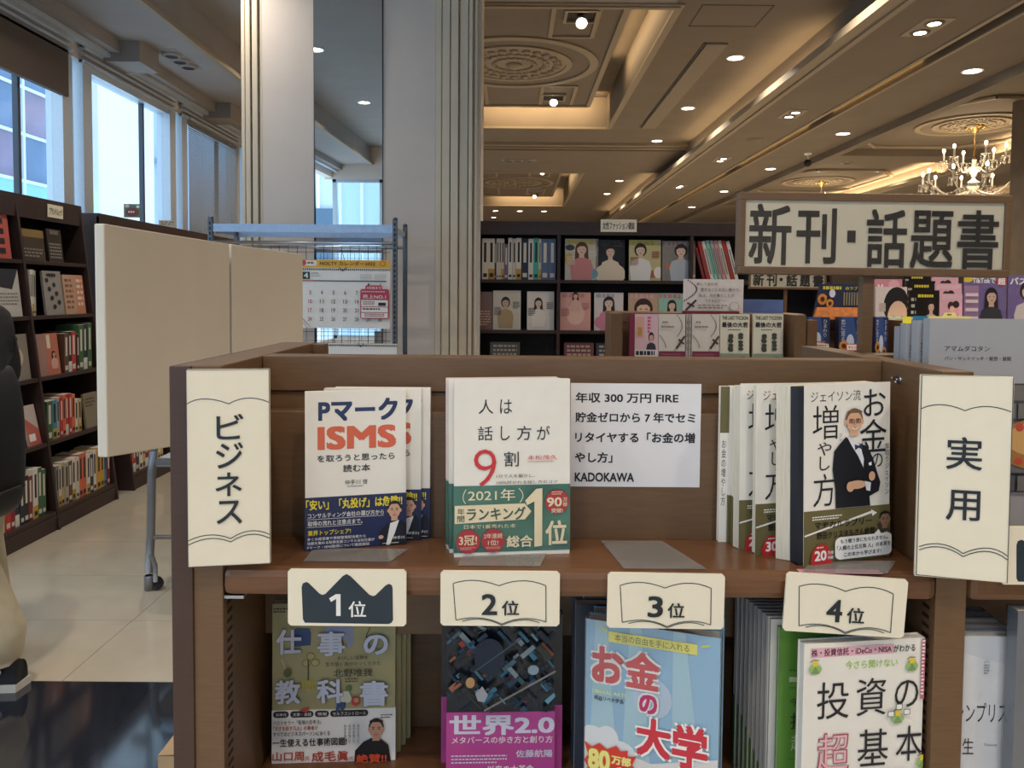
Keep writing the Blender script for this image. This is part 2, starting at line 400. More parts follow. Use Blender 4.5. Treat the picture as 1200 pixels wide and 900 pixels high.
for ci, (y0, y1) in enumerate(COF):
    zp = 4.10; ym = (y0+y1)/2
    p = MB(); p.box(-1.02, y0+.25, zp, 1.02, y1-.42, zp+.06, CEIL)
    p.build('coffer_panel', ceiling)
    ln = MB()
    for x in (-1.02, 1.02): ln.box(x-.03, y0+.25, zp-.025, x+.03, y1-.42, zp, MOULD)
    for y in (y0+.25, y1-.42): ln.box(-1.02, y-.03, zp-.025, 1.02, y+.03, zp, MOULD)
    R = .95
    for sy, yy0, yy1 in ((-1, y0+.3, ym-R*1.0), (1, ym+R*.92, y1-.5)):
        for x in (-.78, -.36, .36, .78): ln.box(x-.022, yy0, zp-.02, x+.022, yy1, zp, MOULD)
        for x in (-.57, .57): ln.box(x-.21, (yy1 if sy < 0 else yy0)-.02, zp-.02, x+.21, (yy1 if sy < 0 else yy0)+.02, zp, MOULD)
    ln.build('panel_moulding', ceiling)
    medallion(0, ym, zp, R, ceiling)
    rim = MB()
    for x_, wd_, za, zb in ((.0, .075, 3.886, 3.8995), (.0, .045, 3.872, 3.8855)):
        a, b2, c2_, d2 = -1.33, 1.33, y0, y1
        rim.box(a-wd_, c2_-wd_, za, b2+wd_, c2_, zb, MOULD); rim.box(a-wd_, d2, za, b2+wd_, d2+wd_, zb, MOULD)
        rim.box(a-wd_, c2_+.0005, za, a, d2-.0005, zb, MOULD); rim.box(b2, c2_+.0005, za, b2+wd_, d2-.0005, zb, MOULD)
    rim.build('coffer_rim', ceiling)
    area_light('cove_lamp', (.35, y1-.36, zp+.12), 1.7, 16, (1, .72, .40), (math.radians(75), 0, 0), 170, .05)
    area_light('cove_lamp', (1.10, ym-.9, zp+.12), .05, 9, (1, .72, .40), (0, -math.radians(75), 0), 170, 2.6)
# air slot, hatch outline
sl = MB(); sl.box(1.80, 7.4, ZC-.006, 1.83, 11.1, ZC, DARKB); sl.box(1.83, 7.4, ZC-.02, 2.03, 11.1, ZC, M('#8d8171', .8, name='slot_liner')); sl.build('air_slot', ceiling)
ht = MB()
for a, b_, c_, d_ in ((1.55, 6.45, 2.15, 6.46), (1.55, 6.95, 2.15, 6.96), (1.55, 6.45, 1.56, 6.96), (2.14, 6.45, 2.15, 6.96)): ht.box(a, b_, ZC-.003, c_, d_, ZC, DARKB)
ht.build('access_hatch', ceiling)
# boxes and vents on the low strip by the windows
for y0 in (2.35, 4.4, 6.45, 8.5, 10.6, 0.2):
    b = MB(); b.box(-3.4, y0, ZL-.17, -3.1, y0+.34, ZL, CEIL_W); b.build('ceiling_box', ceiling)
tr = MB(); tr.box(-3.42, YN, ZL-.10, -3.26, YF, ZL, CEIL_W); tr.box(-3.40, YN, ZL-.14, -3.34, YF, ZL-.10, ALU); tr.build('curtain_track', ceiling)
medallion(5.55, 9.4, 3.60, .62, ceiling); medallion(5.55, 14.1, 3.60, .62, ceiling)
ol = MB()
for cy in (9.4, 14.1):
    pts = [(5.55+1.0*sx, cy+1.35*sy) for sx, sy in ((-.55, -1), (.55, -1), (.95, -.6), (.95, .6), (.55, 1), (-.55, 1), (-.95, .6), (-.95, -.6))]
    for k in range(8):
        a = Vector((*pts[k], 3.585)); b_ = Vector((*pts[(k+1) % 8], 3.585)); ol.tube([a, b_], .03, MOULD, 6)
ol.build('panel_moulding', ceiling)

# ---- side walls and windows
WX = -3.45; SILL, HEAD = .62, 3.33
wl = MB(); wl.box(WX-.15, YN, 0, WX, YF, SILL, COLW); wl.box(WX-.15, YN, HEAD, WX, YF, 4.4, COLW); wl.box(WX-.15, 13.7, SILL, WX, YF, HEAD, COLW)
wall_left = struct('wall_left', wl)
n = 0
for k in range(-5, 4):
    n += 1; y0 = 6.30+1.83*k; y1 = y0+1.42
    r = setroot('window_%d' % n)
    f = MB()
    for a, b_ in ((y0-.13, y0), (y1, y1+.13)): f.box(WX-.10, a, SILL, WX+.03, b_, HEAD, ALU)
    for z0, z1 in ((SILL, SILL+.06), (HEAD-.07, HEAD)): f.box(WX-.10, y0, z0, WX+.02, y1, z1, ALU)
    for z in (HEAD-.02, HEAD+.03, HEAD+.08): f.box(WX, y0-.13, z, WX+.05, y1+.13, z+.02, ALU)
    f.build('window_frame', r)
    b = MB(); b.box(WX-.07, y1-.44, SILL+.06, WX-.03, y1-.41, HEAD-.07, ALUD); b.build('window_bar', r)
    g = MB(); g.box(WX-.055, y0, SILL+.06, WX-.049, y1, HEAD-.07, GLASS); g.build('pane', r)
    g = MB(); g.box(WX-.055, y1+.13, SILL, WX-.049, y1+.28, HEAD, GLASS); g.build('pane', r)
    if k == -1:
        b = MB(); b.box(WX+.01, y0-.1, 2.98, WX+.05, y1+.05, HEAD, M('#5c5048', .7, name='brown_roller_blind')); b.build('roller_blind', r)
    if k in (1, 2):
        b = MB(); BL = M('#a09a92', .5, name='grey_blind_slat'); z = 1.0
        while z < HEAD-.02:
            b.add([(WX+.03, y0, z), (WX+.048, y0, z-.027), (WX+.048, y1, z-.027), (WX+.03, y1, z)], [(0, 1, 2, 3)], BL); z += .024
        o = b.build('blind_slats', r); o['kind'] = 'stuff'
        b = MB(); b.box(WX+.02, y0, HEAD-.03, WX+.07, y1, HEAD, ALU)
        for yy in (y0+.3, y1-.3): b.tube([(WX+.06, yy, 1.0), (WX+.06, yy, HEAD)], .002, ALU, 5)
        b.build('blind_headrail', r)
# wall behind the photographer, glazed (seen in the mirror)
wb = MB(); wb.box(-3.6, YN-.15, 0, 14, YN, .62, COLW); wb.box(-3.6, YN-.15, 3.3, 14, YN, 4.4, COLW); wb.box(2.0, YN-.15, .62, 14, YN, 3.3, COLW); struct('wall_rear', wb)
n += 1; r = setroot('window_%d' % n); f = MB()
for i in range(7): f.box(-3.45+.9*i, YN-.1, .62, -3.38+.9*i, YN, 3.3, ALU)
for z in (.62, 3.24): f.box(-3.45, YN-.1, z, 2.0, YN, z+.06, ALU)
f.build('window_frame', r)
for i in range(6):
    g = MB(); g.box(-3.38+.9*i, YN-.06, .68, -2.55+.9*i, YN-.054, 3.24, GLASS); g.build('pane', r)
wf = MB(); wf.box(-3.6, YF, 0, 14, YF+.15, 4.4, COLW); struct('wall_far', wf)
wr = MB(); wr.box(14, YN, 0, 14.15, YF, 4.4, COLW); struct('wall_right', wr)
# ---- the white column with its mirror
CY = 5.2
def cx_(x, y=200, Y=CY): return aX(x, y, Y)
col = MB(); xa, xb = cx_(284), cx_(559)
ma, mb_ = cx_(369), cx_(448)
col.box(xa, CY+.02, 0, xb, CY+1.1, ZC, COLW)
col.box(cx_(308), CY, 0, ma, CY+.02, ZC, COLW); col.box(mb_, CY, 0, cx_(510), CY+.02, ZC, COLW)
column = struct('trim_1', col, None, 'white square column with a tall mirror strip')
for x0, x1, d in ((284, 288, .03), (289.5, 295, .04), (296.5, 303, .03), (304, 307.5, .015), (510, 517, .02), (518.5, 527, .035), (528.5, 537, .045), (538.5, 548, .03), (549.5, 553.5, .045), (556, 559, .03)):
    b = MB(); b.box(cx_(x0), CY-d+.02, 0, cx_(x1), CY+.03, ZC, COLM, .004); b.build('fluted_moulding', column)
b = MB(); b.box(cx_(559), CY+.04, 0, cx_(563), CY+.08, ZC, M('#d8d6cf', .2, name='glossy_edge_strip')); b.build('edge_strip', column)
b = MB(); b.box(ma-.006, CY-.004, 0, ma, CY+.02, ZC, ALUD); b.box(mb_, CY-.004, 0, mb_+.006, CY+.02, ZC, ALUD); b.build('mirror_frame', column)
tl = math.tan(math.radians(1.1))
b = MB(); b.add([(ma, CY+.018, 0), (mb_, CY+.018, 0), (mb_, CY+.018-ZC*tl*.0, ZC), (ma, CY+.018, ZC)], [(0, 1, 2, 3)], MIRROR)
b = MB()
for i in range(1):
    b.add([(ma, CY+.019, 1.5), (mb_, CY+.019, 1.5), (mb_, CY+.019-2.4*tl, ZC), (ma, CY+.019-2.4*tl, ZC)], [(0, 1, 2, 3)], MIRROR)
    b.add([(ma, CY+.019, 0), (mb_, CY+.019, 0), (mb_, CY+.019, 1.5), (ma, CY+.019, 1.5)], [(0, 1, 2, 3)], MIRROR)
b.build('mirror', column)
# pillar at the right, far back
b = MB(); b.box(5.36, 7.9, 0, 6.0, 8.35, 3.6, M('#6b5c4c', .6, name='brown_stone_pillar', var=.12, scale=6)); struct('trim_2', b, None, 'brown square pillar at the right')

# ---- buildings outside the windows
def facade():
    t = thing('office_building', 'office building with blue grey glass panels in a white grid, outside the windows', 'building', (-9, 12, 0))
    w = MB(); w.box(-5, -6, -3, 0, 4.2, 14, M('#6f93b8', .35, name='blue_grey_facade')); w.build('wall', t)
    pm1 = M('#5f7fa6', .2, name='blue_glass_panel', var=.15, scale=1.5); pm2 = M('#8b7f9c', .3, name='mauve_reflection_panel', var=.2, scale=1.5); pm3 = M('#9fe0f2', .3, name='pale_cyan_panel')  # mauve panels carry the pinkish reflections in their colour
    cache = {}
    for i in range(10):
        for j in range(-2, 12):
            m = pm3 if j < 3 else (pm2 if (i*3+j*5) % 4 == 0 else pm1)
            if m not in cache:
                b = MB(); b.box(0, .02, .02, .03, .98, .83, m); o = b.build('glass_panel', t); cache[m] = o.data
            else: o = bpy.data.objects.new('glass_panel', cache[m]); link(o, t)
            o.location = (0, -6+i*1.02, .95+(j)*.85)
    g = MB(); GW = M('#e9f2f8', .5, name='white_grid_bar')
    for i in range(11): g.box(0, -6.03+i*1.02, -3, .07, -5.97+i*1.02, 14, GW)
    for j in range(-2, 13): g.box(0, -6, .92+j*.85, .06, 4.2, .98+j*.85, GW)
    g.build('grid_bars', t)
facade()
t = thing('white_building', 'plain white building wall seen through the second window', 'building', (-9, 17.6, 0))
b = MB(); b.box(-4, -1.35, -3, .3, 1.15, 14, M('#ffffff', .6, name='white_render_wall')); b.build('wall', t)
b = MB(); b.box(.3, -1.35, 7.9, .36, 1.15, 8.1, WHITE); b.build('parapet', t)
t = thing('grey_building', 'blue grey building with outside pipes, right of the white wall', 'building', (-9.6, 18.9, 0))
b = MB(); b.box(-4, -.1, -3, 0, 12, 14, M('#a9bfdc', .6, name='pale_blue_render', var=.12, scale=.8)); b.build('wall', t)
for y_ in (1.0, 1.35, 2.6):
    b = MB(); b.tube([(.1, y_, -1), (.1, y_, 4.6), (.1, y_+.25, 5.0), (.1, y_+.8, 5.0)], .06, M('#8da3be', .5, name='pipe_paint')); b.build('pipe', t)
t = thing('pale_building', 'pale building with ribbed cladding behind the rear windows', 'building', (-3, -11, 0))
b = MB(); b.box(-9, -3, -3, 9, 0, 5.2, M('#c8dcec', .6, name='pale_cladding')); b.build('wall', t)
b = MB()
for i in range(30): b.box(-9+.6*i, 0, -3, -8.93+.6*i, .08, 5.2, WHITE)
b.build('cladding_ribs', t)
for i in range(5):
    b = MB(); b.box(-5+2.2*i, .0, 1.2, -4.1+2.2*i, .1, 3.2, M('#5f7890', .2, name='dark_window_glass')); b.build('window', t)

# ================================================================== LAMPS IN THE CEILING
def make_downlight():
    t = thing('downlight', '', 'ceiling light')
    b = MB(); ring(b, (0, 0), .075, .092, -.008, 0, WHITE, 20); b.build('trim_ring', t)
    b = MB(); b.disc((0, 0, -.003), .075, LAMPM, 20); b.build('lamp_face', t)
    return t
dl0 = make_downlight(); used = [False]
def downlight(x, y, z, label, group, power=DL_POWER):
    t = copy_tree(dl0) if used[0] else dl0; used[0] = True
    t.location = (x, y, z-.0005); t['label'] = label; t['group'] = group
    area_light('downlight_lamp', (x, y, z-.02), .14, power, LAMP, (0, 0, 0), 140)
for i in range(11):
    y = -2.65+2.1*i
    w = 'behind the photographer' if y < 0 else 'from the photographer'
    if i not in (0,): downlight(2.23, y, ZC, 'round recessed downlight, %s along the row right of the coffer' % ORD[i], 'downlights right of the coffer')
for i in range(6):
    y = -2.9+2.6*i; downlight(-2.05, y, ZC, 'round recessed downlight, %s along the row near the windows' % ORD[i], 'downlights left of the coffer', 17 if y > 1 else 16)
for i, (x, y) in enumerate(((4.12, 4.3), (4.12, 7.0), (4.12, 9.7), (4.12, 12.4), (4.12, 15.1), (4.12, 17.8))):
    downlight(x, y, ZB, 'round recessed downlight, %s nearest in the row beyond the gold cove strip' % ORD[i], 'downlights beyond the cove strip')
for i, (x, y) in enumerate(((8.1, 8.2), (8.1, 11.4), (8.1, 14.6), (5.1, 12.9), (6.1, 12.9), (8.1, 18))):
    downlight(x, y, ZC-.3, 'round recessed downlight, %s nearest around the chandeliers at the right' % ORD[i], 'downlights around the chandeliers')
for i, (x, y) in enumerate(((-.5, 22.3), (.2, 22.3), (.9, 22.3), (1.2, 14.95), (-.6, 24.2))):
    downlight(x, y, ZC, 'small far downlight, %s of those beyond the second coffer' % ORD[i], 'far downlights', 18)
for i, (x, y) in enumerate(((-.75, -.9), (.75, -.9), (-.75, -2.9), (.75, -2.9))):  # lamps out of view, added to brighten the foreground
    downlight(x, y, ZC, 'added downlight, %s of four above the photographer, brightening the foreground' % ORD[i], 'added downlights above the photographer', 15)
# twin spots
tw = thing('twin_spot', '', 'ceiling light')
b = MB(); b.box(-.11, -.2, -.004, .11, .2, 0, MOULD); b.build('plate', tw)
for q in (-1, 1):
    b = MB(); b.lathe([(.045, -.012), (.07, -.012), (.072, -.004)], (0, q*.1, 0), CEIL, 16); b.build('ring', tw)
    b = MB(); b.disc((0, q*.1, -.010), .05, LAMPM, 16); b.build('lamp_face', tw)
for i, y in enumerate((3.1, 5.9, 8.7, 11.6, 14.5)):
    t = tw if i == 0 else copy_tree(tw); t.location = (3.12, y, ZB-.0005)
    tag(t, 'twin recessed spotlight, %s along the beam soffit' % ORD[i], 'ceiling light', 'twin spotlights on the beam')
    area_light('twin_spot_lamp', (3.12, y, ZB-.03), .12, 14, LAMP, (0, 0, 0), 120)
# dark triple vents near the windows and behind
vt = thing('air_vent', '', 'air vent')
b = MB(); b.box(-.08, -.3, -.003, .08, .3, 0, CEIL_W); b.build('plate', vt)
for q in (-1, 0, 1):
    b = MB(); b.lathe([(.055, -.03), (.075, -.028), (.085, -.004)], (0, q*.17, 0), CEIL_W, 16); b.disc((0, q*.17, -.026), .055, DARKB, 16); b.build('nozzle', vt)
for i, (x, y, z, l) in enumerate(((-2.98, 6.95, ZL, 'left of the column, the nearer one'), (-2.98, 9.0, ZL, 'left of the column, the further one'), (-2.98, 2.2, ZL, 'seen in the mirror'), (5.2, 11.9, 3.6, 'between the two chandeliers'), (.1, 13.3, 3.8, 'on the cross beam'))):
    t = vt if i == 0 else copy_tree(vt); t.location = (x, y, z-.0005)
    if i == 4: t.rotation_euler = (0, 0, PI/2)
    tag(t, 'three round dark air nozzles in the ceiling ' + l, 'air vent', 'triple air nozzles')
# square spot recesses in the coffer panels
sp = thing('coffer_spotlight', '', 'ceiling light')
b = MB()
for a, c_, d_, e_ in ((-.16, -.16, .16, -.13), (-.16, .13, .16, .16), (-.16, -.13, -.13, .13), (.13, -.13, .16, .13)): b.box(a, c_, -.03, d_, e_, 0, MOULD)
b.build('frame', sp)
b = MB(); b.box(-.13, -.13, -.004, .13, .13, 0, DARKB); b.build('backing', sp)
b = MB(); b.tube([(0, .05, -.02), (0, 0, -.06), (0, -.05, -.10)], .045, WHITE, 14, [.035, .05, .055]); b.build('spot_head', sp)
b = MB(); b.tube([(0, -.056, -.103), (0, -.058, -.105)], .034, LAMPM, 14); b.build('lamp_face', sp)
for i, (x, y, l) in enumerate(((.62, 7.25, 'at the near edge of the first coffer'), (.52, 10.2, 'at the far edge of the first coffer'), (.6, 16.0, 'at the near edge of the second coffer'), (.55, 19.9, 'at the far edge of the second coffer'))):
    t = sp if i == 0 else copy_tree(sp); t.location = (x, y, 4.0995); tag(t, 'square recessed spotlight ' + l, 'ceiling light', 'square coffer spotlights')
# speaker grilles and a dome camera
b = MB(); b.lathe([(0, -.012), (.1, -.012), (.115, 0)], (3.15, 10.1, ZB-.0005), M('#75695a', .7, name='grille'), 24)
tag(b.build('ceiling_speaker'), 'round flat speaker grille on the beam soffit', 'speaker')
t = thing('dome_camera', 'small dark dome camera hanging under the ceiling', 'camera', (4.2, 11.05, ZB))
b = MB(); b.lathe([(.0, -.02), (.05, -.02), (.055, 0)], (0, 0, 0), WHITE, 16); b.build('base', t)
b = MB(); b.tube([(0, 0, -.02), (0, 0, -.10)], .012, WHITE); b.build('stem', t)
b = MB(); b.ball((0, 0, -.14), .055, BLACK, 12); b.build('dome', t)

# chandeliers
CRY = clear('cut_crystal', (1, .97, .92), .38, .06); BRASS = M('#c9a870', .25, .9, name='pale_brass', var=.05)
BULB = M('#ffe6b8', .4, emit=24, var=0, name='lit_candle_bulb')
def chandelier():
    t = thing('chandelier', '', 'chandelier')
    b = MB(); b.lathe([(.02, -.10), (.05, -.06), (.09, -.015), (.10, 0)], (0, 0, 0), BRASS, 20)
    for k in range(8):
        a = 2*PI*k/8; b.ball((.1*math.cos(a), .1*math.sin(a), -.03), .018, BRASS, 6)
    b.build('canopy', t)
    b = MB(); b.tube([(0, 0, -.08), (0, 0, -.42)], .008, BRASS); b.build('stem', t)
    b = MB(); b.lathe([(0, -.40), (.03, -.42), (.02, -.5), (.06, -.54), (.03, -.6), (.025, -.66), (.09, -.70), (.10, -.73), (.05, -.78), (.03, -.86), (.07, -.90), (.02, -.97), (0, -1.0)], (0, 0, 0), CRY, 16); b.build('glass_column', t)
    for tier, (nn, R, z) in enumerate(((6, .33, -.50), (10, .55, -.78))):
        for k in range(nn):
            a = 2*PI*k/nn+tier*.3+.35; ca, sa = math.cos(a), math.sin(a)
            b = MB(); pts = []
            for i in range(9):
                s_ = i/8; r_ = .04+(R-.04)*s_; zz = z-.08*math.sin(PI*s_*1.15)-(.0 if s_ < .5 else -.10*(s_-.5)**1.2)
                pts.append((r_*ca, r_*sa, zz))
            b.tube(pts, .008, CRY, 6)
            e = pts[-1]; b.lathe([(.012, 0), (.045, .012), (.05, .02), (.012, .022)], e, CRY, 12)
            o = b.build('arm', t)
            b = MB(); b.tube([(e[0], e[1], e[2]+.02), (e[0], e[1], e[2]+.12)], .011, WHITE, 8); b.build('candle', o)
            b = MB(); b.ball((e[0], e[1], e[2]+.145), .017, BULB, 8, (1, 1, 1.6)); b.build('bulb', o)
            b = MB()
            for q in range(5):
                aa = 2*PI*q/5; x_, y_ = e[0]+.045*math.cos(aa), e[1]+.045*math.sin(aa)
                for w_ in range(3): b.ball((x_, y_, e[2]-.005-.028*w_), .009 if w_ < 2 else .014, CRY, 5, (1, 1, 1.3))
            b.build('crystal_drops', o)['kind'] = 'stuff'
    b = MB()
    for tier, (nn, R, z, r2, z2) in enumerate(((6, .30, -.48, .04, -.42), (10, .50, -.74, .09, -.70), (10, .50, -.80, .05, -.92))):
        for k in range(nn):
            a = 2*PI*k/nn+tier*.3+.35
            for i in range(1, 9):
                s_ = i/9; r_ = r2+(R-r2)*s_; b.ball((r_*math.cos(a), r_*math.sin(a), z2+(z-z2)*s_-.10*math.sin(PI*s_)), .009, CRY, 5)
    b.build('crystal_chains', t)['kind'] = 'stuff'
    return t
ch0 = chandelier(); ch0.location = (5.62, 9.45, 3.5995); tag(ch0, 'large crystal chandelier with lit candle bulbs, the nearer one above the sign', 'chandelier', 'crystal chandeliers')
c2 = copy_tree(ch0); c2.location = (5.62, 14.1, 3.5995); c2['label'] = 'crystal chandelier far behind, smaller and mostly hidden by the sign'
for y in (9.45, 14.1):
    l = bpy.data.lights.new('chandelier_lamp', 'POINT'); l.energy = 22; l.color = (1, .78, .5); l.shadow_soft_size = .25
    o = bpy.data.objects.new('chandelier_lamp', l); C.objects.link(o); o.location = (5.62, y, 3.05)
# ================================================================== FURNITURE
def fixture(name, label, X0, X1, Yf, Yb, tl=.035, tr=.035, zt=1.418, zs=1.191, zl=.8865, left=True, right=True, Yside=None, deep=.06):
    """open display gondola: side panels, stepped back panel, top rail, rounded shelves, plinth"""
    t = thing(name, label, 'display shelf', ((X0+X1)/2, Yf, 0)); ox, oy = (X0+X1)/2, Yf
    def B(nm, x0, y0, z0, x1, y1, z1, m, bev=.0012):
        b = MB(); b.box(x0-ox, y0-oy, z0, x1-ox, y1-oy, z1, m, bev); return b.build(nm, t)
    Ys = Yside or Yb+.06
    if left: B('side_panel', X0, Yf, 0, X0+tl, Ys, zt, BROWN)
    if right: B('side_panel', X1-tr, Yf, 0, X1, Ys, zt, BROWN)
    a, b_ = X0+(tl if left else 0), X1-(tr if right else 0)
    B('top_rail', a, Yb+.022, zt-.045, b_, Yb+.06, zt, BROWN)
    B('upper_back_panel', a, Yb+.027, 1.05, b_, Yb+.055, zt-.046, BROWN)
    B('back_panel', a, Yb, zs-.032, b_, Yb+.025, zt-.068, BROWN)
    B('lower_back_panel', a, Yb+.10, 0, b_, Yb+.12, zs-.033, BROWN)
    B('shelf', a, Yf-.004, zs-.032, b_, Yb, zs, BROWN_H, .009)
    B('shelf', a, Yf-deep, zl-.032, b_, Yb+.10, zl, BROWN_H, .009)
    B('shelf', a, Yf-deep, .47, b_, Yb+.10, .50, BROWN_H, .004)
    B('plinth', a, Yf-.02, 0, b_, Yb, .10, BROWN_D)
    return t, ox, oy
SH, LOW = 1.191, .8865
YF0, YB0 = .85, .968
XL = aX(208, 640, YF0); XI = aX(261, 640, YF0); XR0 = aX(1096, 720, YF0); XR = aX(1132, 720, YF0)
fx, ox, oy = fixture('display_shelf', 'brown laminate display shelf of ranked books in the foreground', XL+.001, XR, YF0, YB0, XI-XL-.001, XR-XR0, Yside=1.27)
b = MB(); b.box(XL-.006-ox, YF0-.003-oy, 0, XL+.018-ox, 1.27-oy, 1.4175, BROWN_D, .001); b.build('edge_strip', fx)  # strip standing in shadow; its shade is put into the darker brown
b = MB(); b.box(aX(385, 405, 1.27)-ox, 1.235-oy, 1.30, XI-ox, 1.268-oy, 1.4165, BROWN); b.build('rear_rail', fx)
for nm, X, s_ in (('peg_slots', XI, 1), ('peg_slots', XR0, -1)):
    b = MB(); z = 1.155
    while z > .80:
        b.box(X-ox, .862-oy, z, X+s_*.0006-ox, .876-oy, z+.004, DARKB); z -= .0112
    for k in range(14): b.box(X-ox, .862-oy, 1.21+k*.0112, X+s_*.0006-ox, .876-oy, 1.214+k*.0112, DARKB)
    b.build(nm, fx)['kind'] = 'stuff'
for X, y_, s_ in ((XI, 428, 1), (XR0, 434, -1)):
    b = MB(); yy = .945; z = 1.398
    b.tube([(X-ox, yy-oy, z), (X+s_*.004-ox, yy-oy, z)], .0045, STEEL, 12); b.tube([(X+s_*.003-ox, yy-oy, z), (X+s_*.009-ox, yy-oy, z+.003)], .002, STEEL, 8); b.build('screw', fx)['label'] = 'small round silver screw'
b = MB(); b.box(XI-ox, .853-oy, SH-.037, XI+.022-ox, .870-oy, SH-.0335, STEEL); b.build('shelf_bracket', fx)
fixture('display_shelf', 'neighbouring brown display shelf cut off by the right edge of the photo', XR+.001, 1.32, YF0, YB0+.10, right=True, left=False)
fixture('display_shelf', 'brown display shelf further back holding pale paperbacks, right of centre', aX(716, 400, 3.4), aX(944, 400, 3.4), 3.4, 3.56, .05, .05, deep=.05)
fixture('display_shelf', 'brown display shelf with the sunflower paperbacks behind the sign post', aX(946, 400, 3.9), aX(1072, 400, 3.9), 3.9, 4.1, .05, .05, zt=1.38, zs=1.13, deep=.05)

# ---- bookcases
def bookcase(name, label, ox, oy, yaw, widths, zt, shelves, depth, slant=0, mat=DARKW, header=.12, th=.022):
    t = thing(name, label, 'bookcase', (ox, oy, 0), (0, 0, yaw)); Wd = sum(widths)
    yf = lambda z: slant*z/zt
    xs = [0]
    for w in widths: xs.append(xs[-1]+w)
    for i, x in enumerate(xs):
        b = MB(); x0 = min(max(x-th/2, 0), Wd-th)
        b.prism([(yf(0), 0), (depth, 0), (depth, zt), (yf(zt), zt)], x0, x0+th, mat, 'x'); b.build('upright', t)
    b = MB(); b.box(0, depth-.012, 0, Wd, depth, zt-.002, DARKB); b.build('back_panel', t)
    b = MB(); b.box(0, yf(zt)-.003, zt-.001, Wd, depth, zt+.022, mat, .002); b.build('top_board', t)
    b = MB(); b.box(0, yf(zt)-.004, zt-header, Wd, yf(zt)+.016, zt-.001, mat, .001); b.build('header_board', t)
    for i in range(len(widths)):
        for z in shelves:
            b = MB(); b.box(xs[i]+th/2+.001, yf(z)+.002, z-.024, xs[i+1]-th/2-.001, depth-.013, z, mat, .001); b.build('shelf', t)
        b = MB(); b.box(xs[i]+th/2+.001, yf(0)+.012, 0, xs[i+1]-th/2-.001, yf(0)+.03, shelves[0]-.025, mat); b.build('plinth', t)
    return (ox, oy, yaw, yf)
def Wp(fr, x, y):
    c, s = math.cos(fr[2]), math.sin(fr[2]); return fr[0]+c*x-s*y, fr[1]+s*x+c*y
CN = {'#e8e4dc': 'white', '#dcd6c8': 'cream', '#b9b4aa': 'light grey', '#8a8a90': 'grey', '#5b6f96': 'slate blue', '#3f5f9a': 'blue', '#4fb5a5': 'turquoise', '#8fd0c0': 'pale green',
      '#c23a34': 'red', '#e0704a': 'orange', '#d9a23c': 'mustard', '#3f6b45': 'green', '#27303f': 'navy', '#2b2626': 'black', '#6b4636': 'brown', '#e0a3a8': 'pink', '#7a6a8c': 'mauve', '#3f8fb0': 'sky blue', '#8a3038': 'maroon', '#c9b48a': 'tan'}
def spines(fr, x, z, yin, items, where, group, dcase=.19):
    """upright books with their spines out; items are (thickness, height, colour[, lean])"""
    for i, it in enumerate(items):
        tk, h, colr = it[:3]; ln = it[3] if len(it) > 3 else 0
        X, Y = Wp(fr, x, fr[3](z)+yin+.002*(i % 3)); cm = M(colr, .45, name='spine_paper', var=.03)
        b = MB(); b.box(0, 0, 0, tk-.0008, dcase-.03, h, cm)
        b.box(.0012, .002, h-.0005, tk-.002, dcase-.032, h+.0003, PAGES)
        lum = sum(lin(colr)); ik = ink('#2c2a2c') if lum > .7 else ink('#ded8cc')
        b.box(tk*.3, -.0006, h*.42, tk*.7, 0, h*.9, ik); b.box(tk*.2, -.0006, h*.06, tk*.8, 0, h*.06+tk*.6, ik)
        if i % 4 == 1: b.box(0, -.0005, 0, tk-.0008, 0, h*.26, M('#c9a23c' if lum > .7 else '#e8e4dc', .5, name='band_paper', var=0))
        o = b.build('book', None, (X, Y, z), (0, ln, fr[2]))
        tag(o, '%s book spine, %s from the left %s' % (CN[colr], ORD[i], where), 'book', group)
        x += tk*(1/math.cos(ln)) + (.0006)
        if ln and i+1 < len(items) and not (len(items[i+1]) > 3 and items[i+1][3]): x += h*math.sin(abs(ln)) if ln > 0 else 0
    return x
def mag(fr, x, z, yin, w, h, t, label, cat, cover, lean=.06, yaw=0, group=None, name='magazine'):
    X, Y = Wp(fr, x, fr[3](z)+yin)
    return book(name, label, cat, w, h, t, X, Y, z, fr[2]+yaw, lean, M(cover, .25, name='glossy_cover', var=.03), group=group)

# back bookcase of fashion magazines
Yb_ = 5.62; X0b = aX(655, 300, Yb_)-1.0
bk = bookcase('bookcase', 'tall dark bookcase of fashion magazines behind the white column', X0b, Yb_, 0, [1.0, .97, 1.03], aZ(700, 260, Yb_)-.022, [.10, .48, .86, 1.237, 1.607], .32, 0, DARKW, .075)
ZR1, ZR2 = 1.607, 1.237
def bx(px, y=320): return aX(px, y, Yb_+.05)-X0b
g = 'spines on the top shelf of the fashion bookcase'
it = [(.045, .30, '#e8e4dc'), (.047, .30, '#e8e4dc'), (.012, .29, '#2b2626'), (.018, .30, '#dcd6c8'), (.018, .30, '#dcd6c8'), (.02, .30, '#dcd6c8'), (.028, .26, '#7a6a8c'), (.03, .305, '#e8e4dc'), (.027, .30, '#dcd6c8'), (.038, .305, '#e8e4dc'), (.052, .30, '#27303f'), (.036, .30, '#e8e4dc'), (.038, .305, '#4fb5a5'), (.018, .30, '#dcd6c8'), (.055, .30, '#5b6f96'), (.052, .30, '#5b6f96')]
spines(bk, bx(653)-sum(a[0] for a in it)-.02, ZR1, .04, it, 'on the top shelf behind the column', g, .24)
